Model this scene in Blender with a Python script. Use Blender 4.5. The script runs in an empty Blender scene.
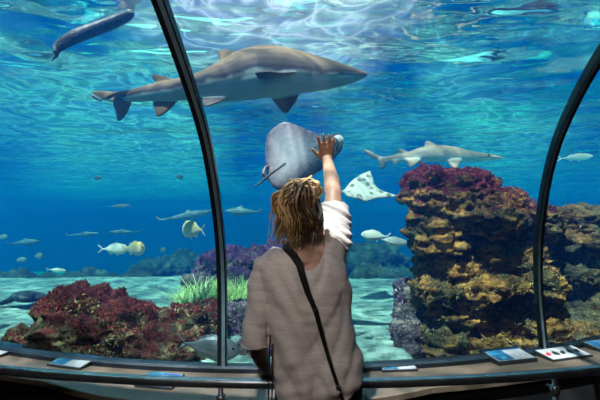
import bpy, bmesh, math, random
from mathutils import Vector, Matrix, noise
from mathutils.bvhtree import BVHTree
random.seed(7)
PI = math.pi
C = bpy.context.scene.collection
SC = bpy.context.scene

# ------------------------------------------------------------------ camera
F = 420.0
CAMZ = 1.5
PITCH = math.atan(22/420)
cam_d = bpy.data.cameras.new('camera'); cam_d.sensor_width = 36; cam_d.lens = F/600*36
cam_d.clip_start = .05; cam_d.clip_end = 200
cam = bpy.data.objects.new('camera', cam_d); C.objects.link(cam)
cam.location = (0, 0, CAMZ); cam.rotation_euler = (PI/2+PITCH, 0, 0)
SC.camera = cam
cp, sp_ = math.cos(PITCH), math.sin(PITCH)

def ray(px, py):
    a = (px-300)/F; b = (200-py)/F
    return Vector((a, cp - b*sp_, sp_ + b*cp))
def at(px, py, Y):
    r = ray(px, py); t = Y/r.y
    return Vector((r.x*t, Y, CAMZ+r.z*t))
def on_z(px, py, z):
    r = ray(px, py); t = (z-CAMZ)/r.z
    return Vector((r.x*t, r.y*t, z))

# ------------------------------------------------------------------ helpers
def tag(o, label=None, cat=None, group=None, kind=None):
    if label: o['label'] = label
    if cat: o['category'] = cat
    if group: o['group'] = group
    if kind: o['kind'] = kind
    return o
def empty(name, loc):
    o = bpy.data.objects.new(name, None); C.objects.link(o); o.location = loc
    o.empty_display_size = .1
    return o
class MB:
    def __init__(s): s.v = []; s.f = []; s.a = []
    def add(s, vs, fs, a=0.0):
        n = len(s.v); s.v += [Vector(v) for v in vs]; s.f += [[i+n for i in f] for f in fs]
        s.a += [a]*len(vs)
    def rings(s, R, cap=True, a=0.0, closed=True):
        m = len(R[0]); vs = [p for r in R for p in r]; fs = []
        for i in range(len(R)-1):
            for j in range(m if closed else m-1):
                k = (j+1) % m
                fs.append([i*m+j, i*m+k, (i+1)*m+k, (i+1)*m+j])
        if cap:
            fs.append(list(range(m))[::-1]); fs.append([(len(R)-1)*m+j for j in range(m)])
        s.add(vs, fs, a)
    def ell(s, c, ax, ay, az, n=16, m=10, a=0.0):
        c = Vector(c); R = []
        for i in range(1, m):
            t = PI*i/m
            R.append([c - az*math.cos(t) + (ax*math.cos(2*PI*j/n)+ay*math.sin(2*PI*j/n))*math.sin(t) for j in range(n)])
        s.rings(R, True, a)
    def tube(s, pts, rad, n=8, a=0.0, flat=1.0, up=None):
        pts = [Vector(p) for p in pts]; R = []
        t0 = (pts[1]-pts[0]).normalized()
        u = Vector(up) if up else (Vector((0,0,1)) if abs(t0.z) < .9 else Vector((1,0,0)))
        u = (u - t0*u.dot(t0)).normalized()
        for i, p in enumerate(pts):
            t = (pts[min(i+1, len(pts)-1)]-pts[max(i-1, 0)]).normalized()
            u = (u - t*u.dot(t)).normalized(); w = t.cross(u)
            r = rad[i] if isinstance(rad, (list, tuple)) else rad
            R.append([p + (u*math.cos(2*PI*j/n)*flat + w*math.sin(2*PI*j/n))*r for j in range(n)])
        s.rings(R, True, a)
    def box(s, c, sx, sy, sz, rot=0):
        c = Vector(c); M = Matrix.Rotation(rot, 3, 'Z'); vs = []
        for x in (-1, 1):
            for y in (-1, 1):
                for z in (-1, 1):
                    vs.append(c + M @ Vector((x*sx/2, y*sy/2, z*sz/2)))
        s.add(vs, [[0,1,3,2],[4,6,7,5],[0,4,5,1],[2,3,7,6],[0,2,6,4],[1,5,7,3]])
    def mesh(s, name, base=Vector((0,0,0)), smooth=True):
        me = bpy.data.meshes.new(name)
        me.from_pydata([v-base for v in s.v], [], s.f); me.validate()
        bm = bmesh.new(); bm.from_mesh(me); bmesh.ops.recalc_face_normals(bm, faces=bm.faces); bm.to_mesh(me); bm.free()
        if smooth: me.polygons.foreach_set('use_smooth', [True]*len(me.polygons))
        return me
    def attr(s, me):
        if len(s.a) == len(me.vertices):
            at_ = me.attributes.new('shade', 'FLOAT', 'POINT'); at_.data.foreach_set('value', s.a)
def link(name, me, mat=None, parent=None, loc=(0,0,0)):
    o = bpy.data.objects.new(name, me); C.objects.link(o); o.location = loc
    if mat: me.materials.clear(); me.materials.append(mat)
    if parent: o.parent = parent
    return o
def build(mb, name, mat, parent=None, base=None, smooth=True, attr=False):
    b = Vector(base) if base is not None else (Vector(parent.location) if parent else Vector((0,0,0)))
    me = mb.mesh(name, b, smooth)
    if attr: mb.attr(me)
    return link(name, me, mat, parent, (0,0,0) if parent else b)
def bevel(o, w, seg=2):
    m = o.modifiers.new('bevel', 'BEVEL'); m.width = w; m.segments = seg; m.limit_method = 'ANGLE'
def remesh(mb, voxel, name, base=Vector((0,0,0)), smooth=2, fac=.5):
    me = mb.mesh(name+'_raw', base)
    t = bpy.data.objects.new('tmp', me); C.objects.link(t)
    m = t.modifiers.new('r', 'REMESH'); m.mode = 'VOXEL'; m.voxel_size = voxel; m.adaptivity = 0; m.use_smooth_shade = True
    if smooth:
        k = t.modifiers.new('s', 'SMOOTH'); k.factor = fac; k.iterations = smooth
    dg = bpy.context.evaluated_depsgraph_get(); dg.update()
    out = bpy.data.meshes.new_from_object(t.evaluated_get(dg)); out.name = name
    bpy.data.objects.remove(t); bpy.data.meshes.remove(me)
    out.polygons.foreach_set('use_smooth', [True]*len(out.polygons))
    return out
def fattr(me, name, vals):
    a = me.attributes.new(name, 'FLOAT', 'POINT'); a.data.foreach_set('value', vals)
def sm(a, b, x):
    t = max(0, min(1, (x-a)/(b-a))); return t*t*(3-2*t)
def lerp(a, b, t): return a+(b-a)*t
def interp(xs, ys, x):
    if x <= xs[0]: return ys[0]+(ys[1]-ys[0])*(x-xs[0])/(xs[1]-xs[0])
    for i in range(len(xs)-1):
        if x <= xs[i+1]: return ys[i]+(ys[i+1]-ys[i])*(x-xs[i])/(xs[i+1]-xs[i])
    return ys[-1]+(ys[-1]-ys[-2])*(x-xs[-1])/(xs[-1]-xs[-2])
def spline(pts, n):
    """Catmull-Rom through tuples, n samples per span"""
    P = [Vector(p) if len(p) <= 4 else p for p in pts]; out = []
    P = [list(p) for p in pts]; m = len(P)
    for i in range(m-1):
        p0 = P[max(i-1, 0)]; p1 = P[i]; p2 = P[i+1]; p3 = P[min(i+2, m-1)]
        for k in range(n):
            t = k/n
            out.append([.5*((2*b)+(-a+c)*t+(2*a-5*b+4*c-d)*t*t+(-a+3*b-3*c+d)*t**3) for a, b, c, d in zip(p0, p1, p2, p3)])
    out.append(P[-1]); return out

# ------------------------------------------------------------------ materials
class NT:
    def __init__(s, name):
        s.m = bpy.data.materials.new(name); s.m.use_nodes = True; s.t = s.m.node_tree; s.t.nodes.clear()
        s.out = s.n('ShaderNodeOutputMaterial')
    def n(s, typ, **k):
        x = s.t.nodes.new(typ)
        for a, b in k.items():
            if a == 'ins':
                for i, v in b.items():
                    if hasattr(v, 'is_output') : s.t.links.new(v, x.inputs[i])
                    else: x.inputs[i].default_value = v
            else: setattr(x, a, b)
        return x
    def ramp(s, fac, stops, interp='LINEAR'):
        r = s.n('ShaderNodeValToRGB', ins={0: fac}); cr = r.color_ramp; cr.interpolation = interp
        while len(cr.elements) < len(stops): cr.elements.new(.5)
        for e, (p, c) in zip(cr.elements, stops): e.position = p; e.color = (*c, 1)
        return r.outputs[0]
    def mix(s, f, a, b, blend='MIX'):
        x = s.n('ShaderNodeMix', data_type='RGBA', blend_type=blend)
        for i, v in ((0, f), (6, a), (7, b)):
            if hasattr(v, 'is_output'): s.t.links.new(v, x.inputs[i])
            else: x.inputs[i].default_value = v if i == 0 else (*v, 1)
        return x.outputs[2]
    def math(s, op, a, b=0.0, c=None, clamp=False):
        i = {0: a, 1: b}
        if c is not None: i[2] = c
        return s.n('ShaderNodeMath', operation=op, use_clamp=clamp, ins=i).outputs[0]
    def coord(s, kind='Object', scale=(1,1,1)):
        tc = s.n('ShaderNodeTexCoord')
        return s.n('ShaderNodeMapping', ins={0: tc.outputs[kind], 3: scale}).outputs[0]
    def noise(s, vec, scale, detail=4, rough=.5, dist=0):
        return s.n('ShaderNodeTexNoise', ins={'Vector': vec, 'Scale': scale, 'Detail': detail, 'Roughness': rough, 'Distortion': dist}).outputs[0]
    def voro(s, vec, scale, feature='F1', out=0):
        return s.n('ShaderNodeTexVoronoi', feature=feature, ins={'Vector': vec, 'Scale': scale}).outputs[out]
    def attr(s, name):
        return s.n('ShaderNodeAttribute', attribute_name=name).outputs['Fac']
    def bump(s, h, strength=.5, dist=.01):
        return s.n('ShaderNodeBump', ins={'Height': h, 'Strength': strength, 'Distance': dist}).outputs[0]
    def pbr(s, col, rough=.6, bump=None, metal=0, spec=.5, sheen=0, sub=0):
        b = s.n('ShaderNodeBsdfPrincipled')
        def put(k, v):
            if hasattr(v, 'is_output'): s.t.links.new(v, b.inputs[k])
            else: b.inputs[k].default_value = v
        put('Base Color', col if hasattr(col, 'is_output') else (*col, 1))
        put('Roughness', rough); put('Metallic', metal); put('Specular IOR Level', spec)
        if sheen: put('Sheen Weight', sheen)
        if sub: put('Subsurface Weight', sub); b.inputs['Subsurface Radius'].default_value = (.01, .004, .002)
        if bump is not None: put('Normal', bump)
        s.t.links.new(b.outputs[0], s.out.inputs[0]); return s.m
def plain(name, col, rough=.6, metal=0, nscale=30, var=.15, bmp=.1, spec=.5):
    n = NT(name); c = n.coord()
    f = n.noise(c, nscale, 4)
    col2 = tuple(x*(1-var) for x in col); col1 = tuple(min(1, x*(1+var)) for x in col)
    return n.pbr(n.ramp(f, [(.3, col2), (.7, col1)]), rough, n.bump(f, bmp, .003), metal, spec)
# ------------------------------------------------------------------ shape of the tunnel glass
R_G, Z0 = 1.43, 1.0
LEDGE = .70
def ybase(x): return 2.29 + .12*(x+.15)**2
def setback(z):
    if z <= Z0: return 0.0
    d = min(z-Z0, R_G*.985); return R_G - math.sqrt(R_G*R_G-d*d)
def gy(x, z): return ybase(x) - setback(z)
TMAX = math.radians(80)
NZ = 34
# profile levels: vertical part then arc
ZL = [.5, .6, .7, .8, .9, 1.0] + [Z0+R_G*math.sin(TMAX*i/NZ) for i in range(1, NZ+1)]
def gpoint(px, py):
    r = ray(px, py); lo, hi = .6, 5.0
    def f(t): p = r*t; return (p.y) - gy(p.x, CAMZ+p.z)
    for i in range(60):
        m = (lo+hi)/2
        if f(m) > 0: hi = m
        else: lo = m
    p = r*lo; return Vector((p.x, p.y, CAMZ+p.z))
def ribfit(pix):
    P = sorted([(gpoint(*p).z, gpoint(*p).x) for p in pix]); zs = [p[0] for p in P]; xs = [p[1] for p in P]
    def f(z):
        # smoothed through the samples
        w = 0; a = 0
        for k in range(-4, 5):
            a += interp(zs, xs, max(zs[0]-.3, min(zs[-1]+.05, z+k*.04)))*(5-abs(k)); w += 5-abs(k)
        return a/w
    return f
ribL = ribfit([(222,366),(222,290),(220,240),(214,190),(204,133),(192,95),(178,55),(158,0)])
ribR = ribfit([(545,350),(541,310),(539,267),(543,210),(549,175),(561,133),(582,92),(600,58)])
XE = 3.2

# ------------------------------------------------------------------ materials of the place
def m_glass():
    n = NT('tank_glass')
    fc = n.n('ShaderNodeLayerWeight', ins={0: .5}).outputs[1]
    fr = n.math('ADD', n.math('POWER', fc, 5.0), .025)
    tr = n.n('ShaderNodeBsdfTransparent', ins={0: (.93, .97, .98, 1)}).outputs[0]
    gl = n.n('ShaderNodeBsdfGlossy', ins={0: (1,1,1,1), 'Roughness': .03}).outputs[0]
    mx = n.n('ShaderNodeMixShader', ins={0: n.math('MULTIPLY', fr, .5), 1: tr, 2: gl}).outputs[0]
    n.t.links.new(mx, n.out.inputs[0]); return n.m
def m_water():
    n = NT('water_volume')
    tr = n.n('ShaderNodeBsdfTransparent', ins={0: (1,1,1,1)}).outputs[0]
    n.t.links.new(tr, n.out.inputs[0])
    sc = n.n('ShaderNodeVolumeScatter', ins={'Color': (WS[0], WS[1], WS[2], 1), 'Density': 1.0, 'Anisotropy': .3})
    D = WD
    ab = n.n('ShaderNodeVolumeAbsorption', ins={'Color': (1-WA[0]/D, 1-WA[1]/D, 1-WA[2]/D, 1), 'Density': D})
    # the scatter colour is the scattering coefficient per metre at density one
    ad = n.n('ShaderNodeAddShader', ins={0: sc.outputs[0], 1: ab.outputs[0]}).outputs[0]
    n.t.links.new(ad, n.out.inputs[1]); return n.m
WS = (.0002, .017, .080)
WA = (.15, .040, .008)
WD = .2
def m_surface():
    n = NT('water_surface')
    c = n.coord('Object', (1, 1, 1))
    big = n.noise(n.coord('Object', (.65, 1.25, 1)), .9, 1, .4, .7)
    mid = n.noise(n.coord('Object', (.8, 1.6, 1)), 2.2, 1, .4, .9)
    h = n.math('ADD', n.math('MULTIPLY', big, 1.0), n.math('MULTIPLY', mid, .26))
    gust = n.ramp(n.noise(n.coord('Object', (.7, 1, 1)), .42, 2, .5, .3), [(.42, (.10,.10,.10)), (.60, (1,1,1))])
    h = n.math('MULTIPLY', h, gust)
    b = n.bump(h, 1.0, .50)
    gl = n.n('ShaderNodeBsdfGlass', ins={'Color': (1,1,1,1), 'Roughness': .0, 'IOR': 1.33, 'Normal': b}).outputs[0]
    # dappled caustic light painted into the tint by its own noise
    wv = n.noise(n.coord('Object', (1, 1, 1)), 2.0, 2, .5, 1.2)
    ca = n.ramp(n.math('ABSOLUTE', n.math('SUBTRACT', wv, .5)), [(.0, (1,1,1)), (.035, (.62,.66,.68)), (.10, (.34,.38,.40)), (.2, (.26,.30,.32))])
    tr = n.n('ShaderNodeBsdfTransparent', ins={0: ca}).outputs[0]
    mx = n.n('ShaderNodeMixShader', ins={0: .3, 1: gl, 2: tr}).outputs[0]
    n.t.links.new(mx, n.out.inputs[0]); return n.m

# ------------------------------------------------------------------ glass panes, ribs, frame
M_glass = m_glass()
def pane(name, xl, xr):
    g = MB(); nx = 14; th = .03
    In, Out = [], []
    for z in ZL:
        a, b = xl(z), xr(z)
        row = []; ro = []
        for i in range(nx+1):
            x = lerp(a, b, i/nx); y = gy(x, z)
            ang = 0 if z <= Z0 else math.asin(min(1, (z-Z0)/R_G))
            row.append(Vector((x, y, z))); ro.append(Vector((x, y+th*math.cos(ang), z+th*math.sin(ang))))
        In.append(row); Out.append(ro)
    g.rings([r+o[::-1] for r, o in zip(In, Out)], True)
    o = build(g, name, M_glass, smooth=False); tag(o, kind='structure')
    return o
pane('window_1', lambda z: -XE, lambda z: ribL(z)-.025)
pane('window_2', lambda z: ribL(z)+.025, lambda z: ribR(z)-.025)
pane('window_3', lambda z: ribR(z)+.025, lambda z: XE)

M_black = plain('black_rubber', (.004, .005, .008), .5, 0, 60, .2, .05, .25)
M_strip = plain('rib_steel_sheen', (.22, .34, .42), .35, .6, 12, .25, .03)  # blue tank reflection on the ribs put into the base colour
M_frame = plain('blue_black_frame', (.003, .008, .016), .4, 0, 20, .3, .03)
def band(fx, z_levels, w, d0, d1, off=0.0):
    """a strip following the glass: w wide, from d0 to d1 towards the room"""
    g = MB(); R = []
    for z in z_levels:
        x = fx(z)+off; ang = 0 if z <= Z0 else math.asin((z-Z0)/R_G)
        n = Vector((0, -math.cos(ang), -math.sin(ang))); p = Vector((x, gy(x, z), z)); t = Vector((1, .24*(x+.15), 0)).normalized()
        R.append([p+t*w/2+n*d0, p-t*w/2+n*d0, p-t*w/2+n*d1, p+t*w/2+n*d1])
    g.rings(R, True); return g
for fx, lab, side in ((ribL, 'black curved rib of the tunnel glass left of the woman', 1), (ribR, 'black curved rib of the tunnel glass crossing the tall ochre rock', -1)):
    zl = [z for z in ZL if z >= .7]
    base = Vector((fx(.7), gy(fx(.7), .7), .7))
    r = build(band(fx, zl, .048, -.034, .012), 'window_rib', M_black, base=base, smooth=False)
    tag(r, lab, 'window rib', kind='structure')
    build(band(fx, zl, .018, .012, .016, .009*side), 'steel_strip', M_strip, parent=r, smooth=False)

def curve_strip(f, x0, x1, n, prof):
    """prof: (dy, z) outline swept along y=f(x)"""
    g = MB(); R = []
    for i in range(n+1):
        x = lerp(x0, x1, i/n); R.append([Vector((x, f(x)+dy, z)) for dy, z in prof])
    g.rings(R, True); return g
tr = build(curve_strip(ybase, -XE, XE, 60, [(-.028,.70),(-.028,.722),(-.012,.732),(.04,.732),(.04,.70)]), 'trim_1', M_frame, smooth=False)
tag(tr, kind='structure')

# ledge and its front
def front(x): return min(1.86+.28*(x+.25)**2, ybase(x)-.28)
n = NT('ledge_laminate'); c = n.coord()
f1 = n.noise(c, 5, 5, .6); f2 = n.noise(c, 60, 3)
M_ledge = n.pbr(n.ramp(n.math('ADD', n.math('MULTIPLY', f1, .8), n.math('MULTIPLY', f2, .2)), [(.3, (.08,.058,.04)), (.7, (.15,.115,.083))]), .45, n.bump(f2, .1, .002))
M_dark = plain('dark_wall_paint', (.012, .012, .014), .7)
g = MB(); R = []
for i in range(81):
    x = lerp(-XE, XE, i/80)
    a, b = front(x), ybase(x)+.05
    R.append([Vector((x, a, LEDGE-.03)), Vector((x, a, LEDGE-.004)), Vector((x, a+.006, LEDGE)), Vector((x, b, LEDGE)), Vector((x, b, LEDGE-.03))])
g.rings(R, True)
led = build(g, 'window_ledge', M_ledge, smooth=False); tag(led, 'tan curved ledge running along the foot of the tank glass', 'ledge', kind='structure')
g = MB(); R = []
for i in range(81):
    x = lerp(-XE, XE, i/80); a, b = front(x)+.03, ybase(x)+.03
    R.append([Vector((x, a, 0)), Vector((x, a, LEDGE-.03)), Vector((x, b, LEDGE-.03)), Vector((x, b, 0))])
g.rings(R, True)
tag(build(g, 'wall_front', M_dark, smooth=False), kind='structure')

# room behind the visitor
M_floor = plain('dark_carpet', (.02, .02, .026), .9, 0, 120, .4, .4)
M_ceil = plain('dark_ceiling_paint', (.02, .02, .022), .8)
def slab(name, c, s, m):
    g = MB(); g.box(c, *s); return tag(build(g, name, m, smooth=False), kind='structure')
slab('floor', (0, 0, -.05), (2*XE, 8, .1), M_floor)
slab('wall_back', (0, -3.05, 1.6), (2*XE, .1, 3.6), M_dark)
slab('wall_left', (-XE-.05, .13, 1.2), (.1, 6.4, 2.5), M_dark)
slab('wall_right', (XE+.05, .2, 1.2), (.1, 6.6, 2.5), M_dark)
# ceiling follows the end of the glass arch
g = MB(); R = []; ze = ZL[-1]
for i in range(61):
    x = lerp(-XE, XE, i/60); y = gy(x, ze)
    R.append([Vector((x, y+.06, ze-.03)), Vector((x, -3.1, ze-.03)), Vector((x, -3.1, ze+.10)), Vector((x, y+.06, ze+.10))])
g.rings(R, True); tag(build(g, 'ceiling', M_ceil, smooth=False), kind='structure')

# ------------------------------------------------------------------ handrail
def yrail(x): return 1.86+.085*x*x
M_rail = plain('rail_metal', (.28, .30, .33), .3, .85, 15, .2, .03)
rail = empty('handrail', (0, yrail(0), .80))
tag(rail, 'dark metal handrail curving in front of the tan ledge', 'handrail')
g = MB(); g.tube([(x/20, yrail(x/20), .80) for x in range(-62, 63, 2)], .022, 14, up=(0,0,1))
build(g, 'rail_tube', M_rail, rail)
for px in (228, 545, -120, 720):
    x = on_z(px, 385, .72).x if 0 < px < 600 else (-1.9 if px < 0 else 2.2)
    y = yrail(x)
    g = MB(); g.tube([(x, y, 0), (x, y, .79)], .011, 10, up=(1,0,0))
    po = build(g, 'post', M_rail, rail)
    g = MB(); g.tube([(x, y, .70), (x, y, .712), (x, y, .72), (x, y, .745), (x, y, .752)], [.012, .02, .021, .02, .012], 12, up=(1,0,0))
    g.tube([(x, y+.015, .73), (x, y+.06, .728)], .008, 8)
    cpo = build(g, 'collar', M_rail, rail)

# ------------------------------------------------------------------ sand, surface, water
WZ = 3.3
def sand_z(x, y):
    z = .50 + .05*noise.noise(Vector((x*.7, y*.7, 3))) + .012*noise.noise(Vector((x*4, y*6, 1))) + .006*noise.noise(Vector((x*14, y*14, 5)))
    z += .10*math.exp(-((x-.1)**2/1.2+(y-3.6)**2/.9))*0
    z -= sm(7.6, 11, y)*2.8
    z -= .42*sm(.24, .34, x/y)*sm(6.5, 5, y)
    return z
ys = []; y = 2.0
while y < 27: ys.append(y); y += .035 + max(0, y-4)*.02
g = MB(); R = []
nx = 260
for y in ys:
    w = 3.2+ y*1.0
    R.append([Vector((lerp(-w, w, i/nx), y if y > 2.01 else y, 0)) for i in range(nx+1)])
for r in R:
    for p in r:
        p.y = max(p.y, ybase(max(-3, min(3, p.x)))+.05) if p.y < 3.6 else p.y
        p.z = sand_z(p.x, p.y)
g.rings(R, False, closed=False)
n = NT('tank_sand'); c = n.coord()
f1 = n.noise(c, 2.2, 6, .65); f2 = n.noise(c, 45, 4, .6); f3 = n.voro(c, 9)
f4 = n.noise(c, 7, 5, .7)
col = n.ramp(f1, [(.36, (.06,.13,.13)), (.5, (.17,.29,.25)), (.62, (.32,.47,.40))])
col = n.mix(n.ramp(f4, [(.5, (0,0,0)), (.62, (1,1,1))]), col, (.05,.11,.10))
col = n.mix(.25, col, n.ramp(f2, [(.3, (.3,.3,.28)), (.7, (.9,.9,.85))]), 'MULTIPLY')
M_sand = n.pbr(col, .85, n.bump(n.math('ADD', f2, f3), .5, .02))
sand = build(g, 'sand_bed', M_sand); tag(sand, 'pale sandy bottom of the tank', 'sand', kind='structure')

g = MB(); R = []
y = .2
ys = []
while y < 47: ys.append(y); y += .05+max(0, y-3)*.014
for y in ys:
    w = 3.4+max(0, y-1)*1.0
    R.append([Vector((x, y, WZ + .035*noise.noise(Vector((x*.9, y*1.3, 0))))) for x in [lerp(-w, w, i/220) for i in range(221)]])
g.rings(R, False, closed=False)
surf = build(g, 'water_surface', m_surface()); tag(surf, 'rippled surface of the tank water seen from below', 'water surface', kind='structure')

# the water itself: one closed body that follows the outside of the glass
g = MB(); R = []; XW = 48
xs = [-XW, -12, -6] + [lerp(-XE, XE, i/24) for i in range(25)] + [6, 12, XW]
for x in xs:
    xc = max(-XE-.2, min(XE+.2, x)); r = [Vector((x, ybase(xc)+.032, .40))]
    for z in ZL:
        ang = 0 if z <= Z0 else math.asin((z-Z0)/R_G)
        r.append(Vector((x, gy(xc, z)+.032*math.cos(ang), z+.032*math.sin(ang))))
    r += [Vector((x, gy(xc, ZL[-1])-.1, WZ-.02)), Vector((x, 47, WZ-.02)), Vector((x, 47, -3)), Vector((x, 8, -3)), Vector((x, ybase(xc)+.032, 0))]
    R.append(r)
g.rings(R, True)
wat = build(g, 'tank_water', m_water(), smooth=False); tag(wat, 'clear blue water filling the tank', 'water', kind='stuff')
slab('wall_far', (0, 47.2, 0), (100, .3, 8), plain('far_tank_wall', (.02,.05,.08), .9))

# ------------------------------------------------------------------ light
w = bpy.data.worlds.new('world'); SC.world = w; w.use_nodes = True; t = w.node_tree; t.nodes.clear()
def wn(typ, **k):
    x = t.nodes.new(typ)
    for a, b in k.items():
        if a == 'ins':
            for i, v in b.items():
                if hasattr(v, 'is_output'): t.links.new(v, x.inputs[i])
                else: x.inputs[i].default_value = v
        else: setattr(x, a, b)
    return x
tc = wn('ShaderNodeTexCoord')
nz = wn('ShaderNodeTexNoise', ins={'Vector': tc.outputs[0], 'Scale': 3.0, 'Detail': 3.0})
rp = wn('ShaderNodeValToRGB', ins={0: nz.outputs[0]})
rp.color_ramp.elements[0].position = .42; rp.color_ramp.elements[0].color = (.0, .05, .20, 1)
rp.color_ramp.elements[1].position = .62; rp.color_ramp.elements[1].color = (.22, .95, .80, 1)
dt = wn('ShaderNodeVectorMath', operation='DOT_PRODUCT', ins={0: tc.outputs[0], 1: Vector((-.05, .80, .60))})
rg = wn('ShaderNodeValToRGB', ins={0: dt.outputs['Value']}); rg.color_ramp.elements[0].position = .93; rg.color_ramp.elements[0].color = (0,0,0,1); rg.color_ramp.elements[1].position = .995
mxw = wn('ShaderNodeMix', data_type='RGBA', ins={0: rg.outputs[0], 6: rp.outputs[0]}); mxw.inputs[7].default_value = (1.6, 1.4, 1.6, 1)
bg = wn('ShaderNodeBackground', ins={0: mxw.outputs[2], 1: WORLD if 'WORLD' in globals() else 2.2})
wo = wn('ShaderNodeOutputWorld', ins={0: bg.outputs[0]})
def lamp(name, typ, loc, rot, energy, col, **k):
    d = bpy.data.lights.new(name, typ); d.energy = energy; d.color = col
    for a, b in k.items(): setattr(d, a, b)
    o = bpy.data.objects.new(name, d); C.objects.link(o); o.location = loc; o.rotation_euler = rot; return o
def sun_dir(v):  # direction the light travels
    return Vector(v).to_track_quat('-Z', 'Y').to_euler()
lamp('sun', 'SUN', (0, 0, 8), sun_dir((.20, .43, -1)), 50, (1, .90, .90), angle=math.radians(1))
lamp('room_fill', 'AREA', (-.35, .35, 2.36), sun_dir((.15, .75, -1)), 23, (1, .90, .85), size=.7)  # unseen lamp added overhead to brighten her back and shoulders
SC.view_settings.view_transform = 'Standard'; SC.view_settings.look = 'None'
SC.view_settings.gamma = 1; SC.view_settings.exposure = 0
SC.cycles.caustics_reflective = False; SC.cycles.caustics_refractive = False
# ------------------------------------------------------------------ rocks
def displace(me, f):
    n = len(me.vertices); co = [v.co.copy() for v in me.vertices]; no = [v.normal.copy() for v in me.vertices]
    out = []
    for c, m in zip(co, no): out.extend(f(c, m))
    me.vertices.foreach_set('co', out); me.update()
def fbm(p, s, o=4):
    a = 0; k = 1
    for i in range(o): a += noise.noise(p*s)*k; s *= 2.05; k *= .52
    return a
def rock(name, lumps, voxel, mat, strata=.05, rough=.08, chunk=.03, base=None, seed=0, fine=.012, ridge=.05):
    """lumps: (px, py, Y, rx_px, rz_px, ry_m) ellipsoids"""
    g = MB()
    for px, py, Y, rx, rz, ry in lumps:
        c = at(px, py, Y); k = Y/F
        g.ell(c, Vector((rx*k, 0, 0)), Vector((0, ry, 0)), Vector((0, 0, rz*k)), 20, 12)
    xs = [v.x for v in g.v]; ys_ = [v.y for v in g.v]; zs = [v.z for v in g.v]
    b = Vector(((min(xs)+max(xs))/2, (min(ys_)+max(ys_))/2, min(zs)))
    me = remesh(g, voxel, name, b, 3)
    so = Vector((seed*7.3, seed*3.1, seed))
    def f(c, m):
        w = c + b
        q = w + so
        zz = q.z + .10*noise.noise(q*1.6)
        st = noise.noise(Vector((q.x*.5, q.y*.5, zz*9)))+.5*noise.noise(Vector((q.x*1.0, q.y, zz*21)))
        side = 1-abs(m.z)*.7
        cell = noise.voronoi(q*6.0)[0]; ch = (cell[1]-cell[0])
        cell2 = noise.voronoi(q*15.0)[0]; ch2 = (cell2[1]-cell2[0])
        q2 = Vector((q.x, q.y, q.z*1.8)); rg = .5-abs(noise.noise(q2*5.0)) + .6*(.5-abs(noise.noise(q2*11+Vector((3,0,0))))) + .35*(.5-abs(noise.noise(q2*24)))
        d = rough*fbm(q, 1.7, 5) + ridge*(rg-.88) + strata*st*side + chunk*min(ch, .6)*2 + chunk*.4*min(ch2, .6) + fine*noise.noise(q*40)
        return c + m*d
    displace(me, f)
    vals = []
    for v in me.vertices: vals.append(0)
    return link(name, me, mat, None, b)
def tufts(name, host, count, length, rad, mat, cond, parent, a=.6, droop=.3, seed=1):
    """short weed growing on a rock, one mesh"""
    rnd = random.Random(seed); me = host.data; g = MB(); polys = [p for p in me.polygons if cond(p, Vector(host.location)+p.center)]
    if not polys: return
    for i in range(count):
        p = rnd.choice(polys); c = p.center; L = length*rnd.uniform(.5, 1.3)
        d = (p.normal + Vector((rnd.gauss(0, a), rnd.gauss(0, a), rnd.gauss(0, a)))).normalized()
        pts = [c, c+d*L*.5+Vector((0,0,-droop*L*.1)), c+d*L+Vector((0,0,-droop*L*.5))]
        w = d.cross(Vector((rnd.random()-.5, rnd.random()-.5, rnd.random()-.5))).normalized()*rad*rnd.uniform(.6, 1.4)
        w2 = d.cross(w).normalized()*rad*.5
        vs = [pts[0]-w*.6, pts[0]+w*.6, pts[1]-w, pts[1]+w, pts[2], pts[1]+w2]
        g.add(vs, [[0,1,3,2],[2,3,4],[1,5,3],[3,5,4],[0,2,5],[2,4,5],[0,5,1]], rnd.random())
    o = build(g, name, mat, parent, base=(0,0,0), smooth=False, attr=True)
    o.location = (0,0,0); o['kind'] = 'stuff'
    return o

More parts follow.
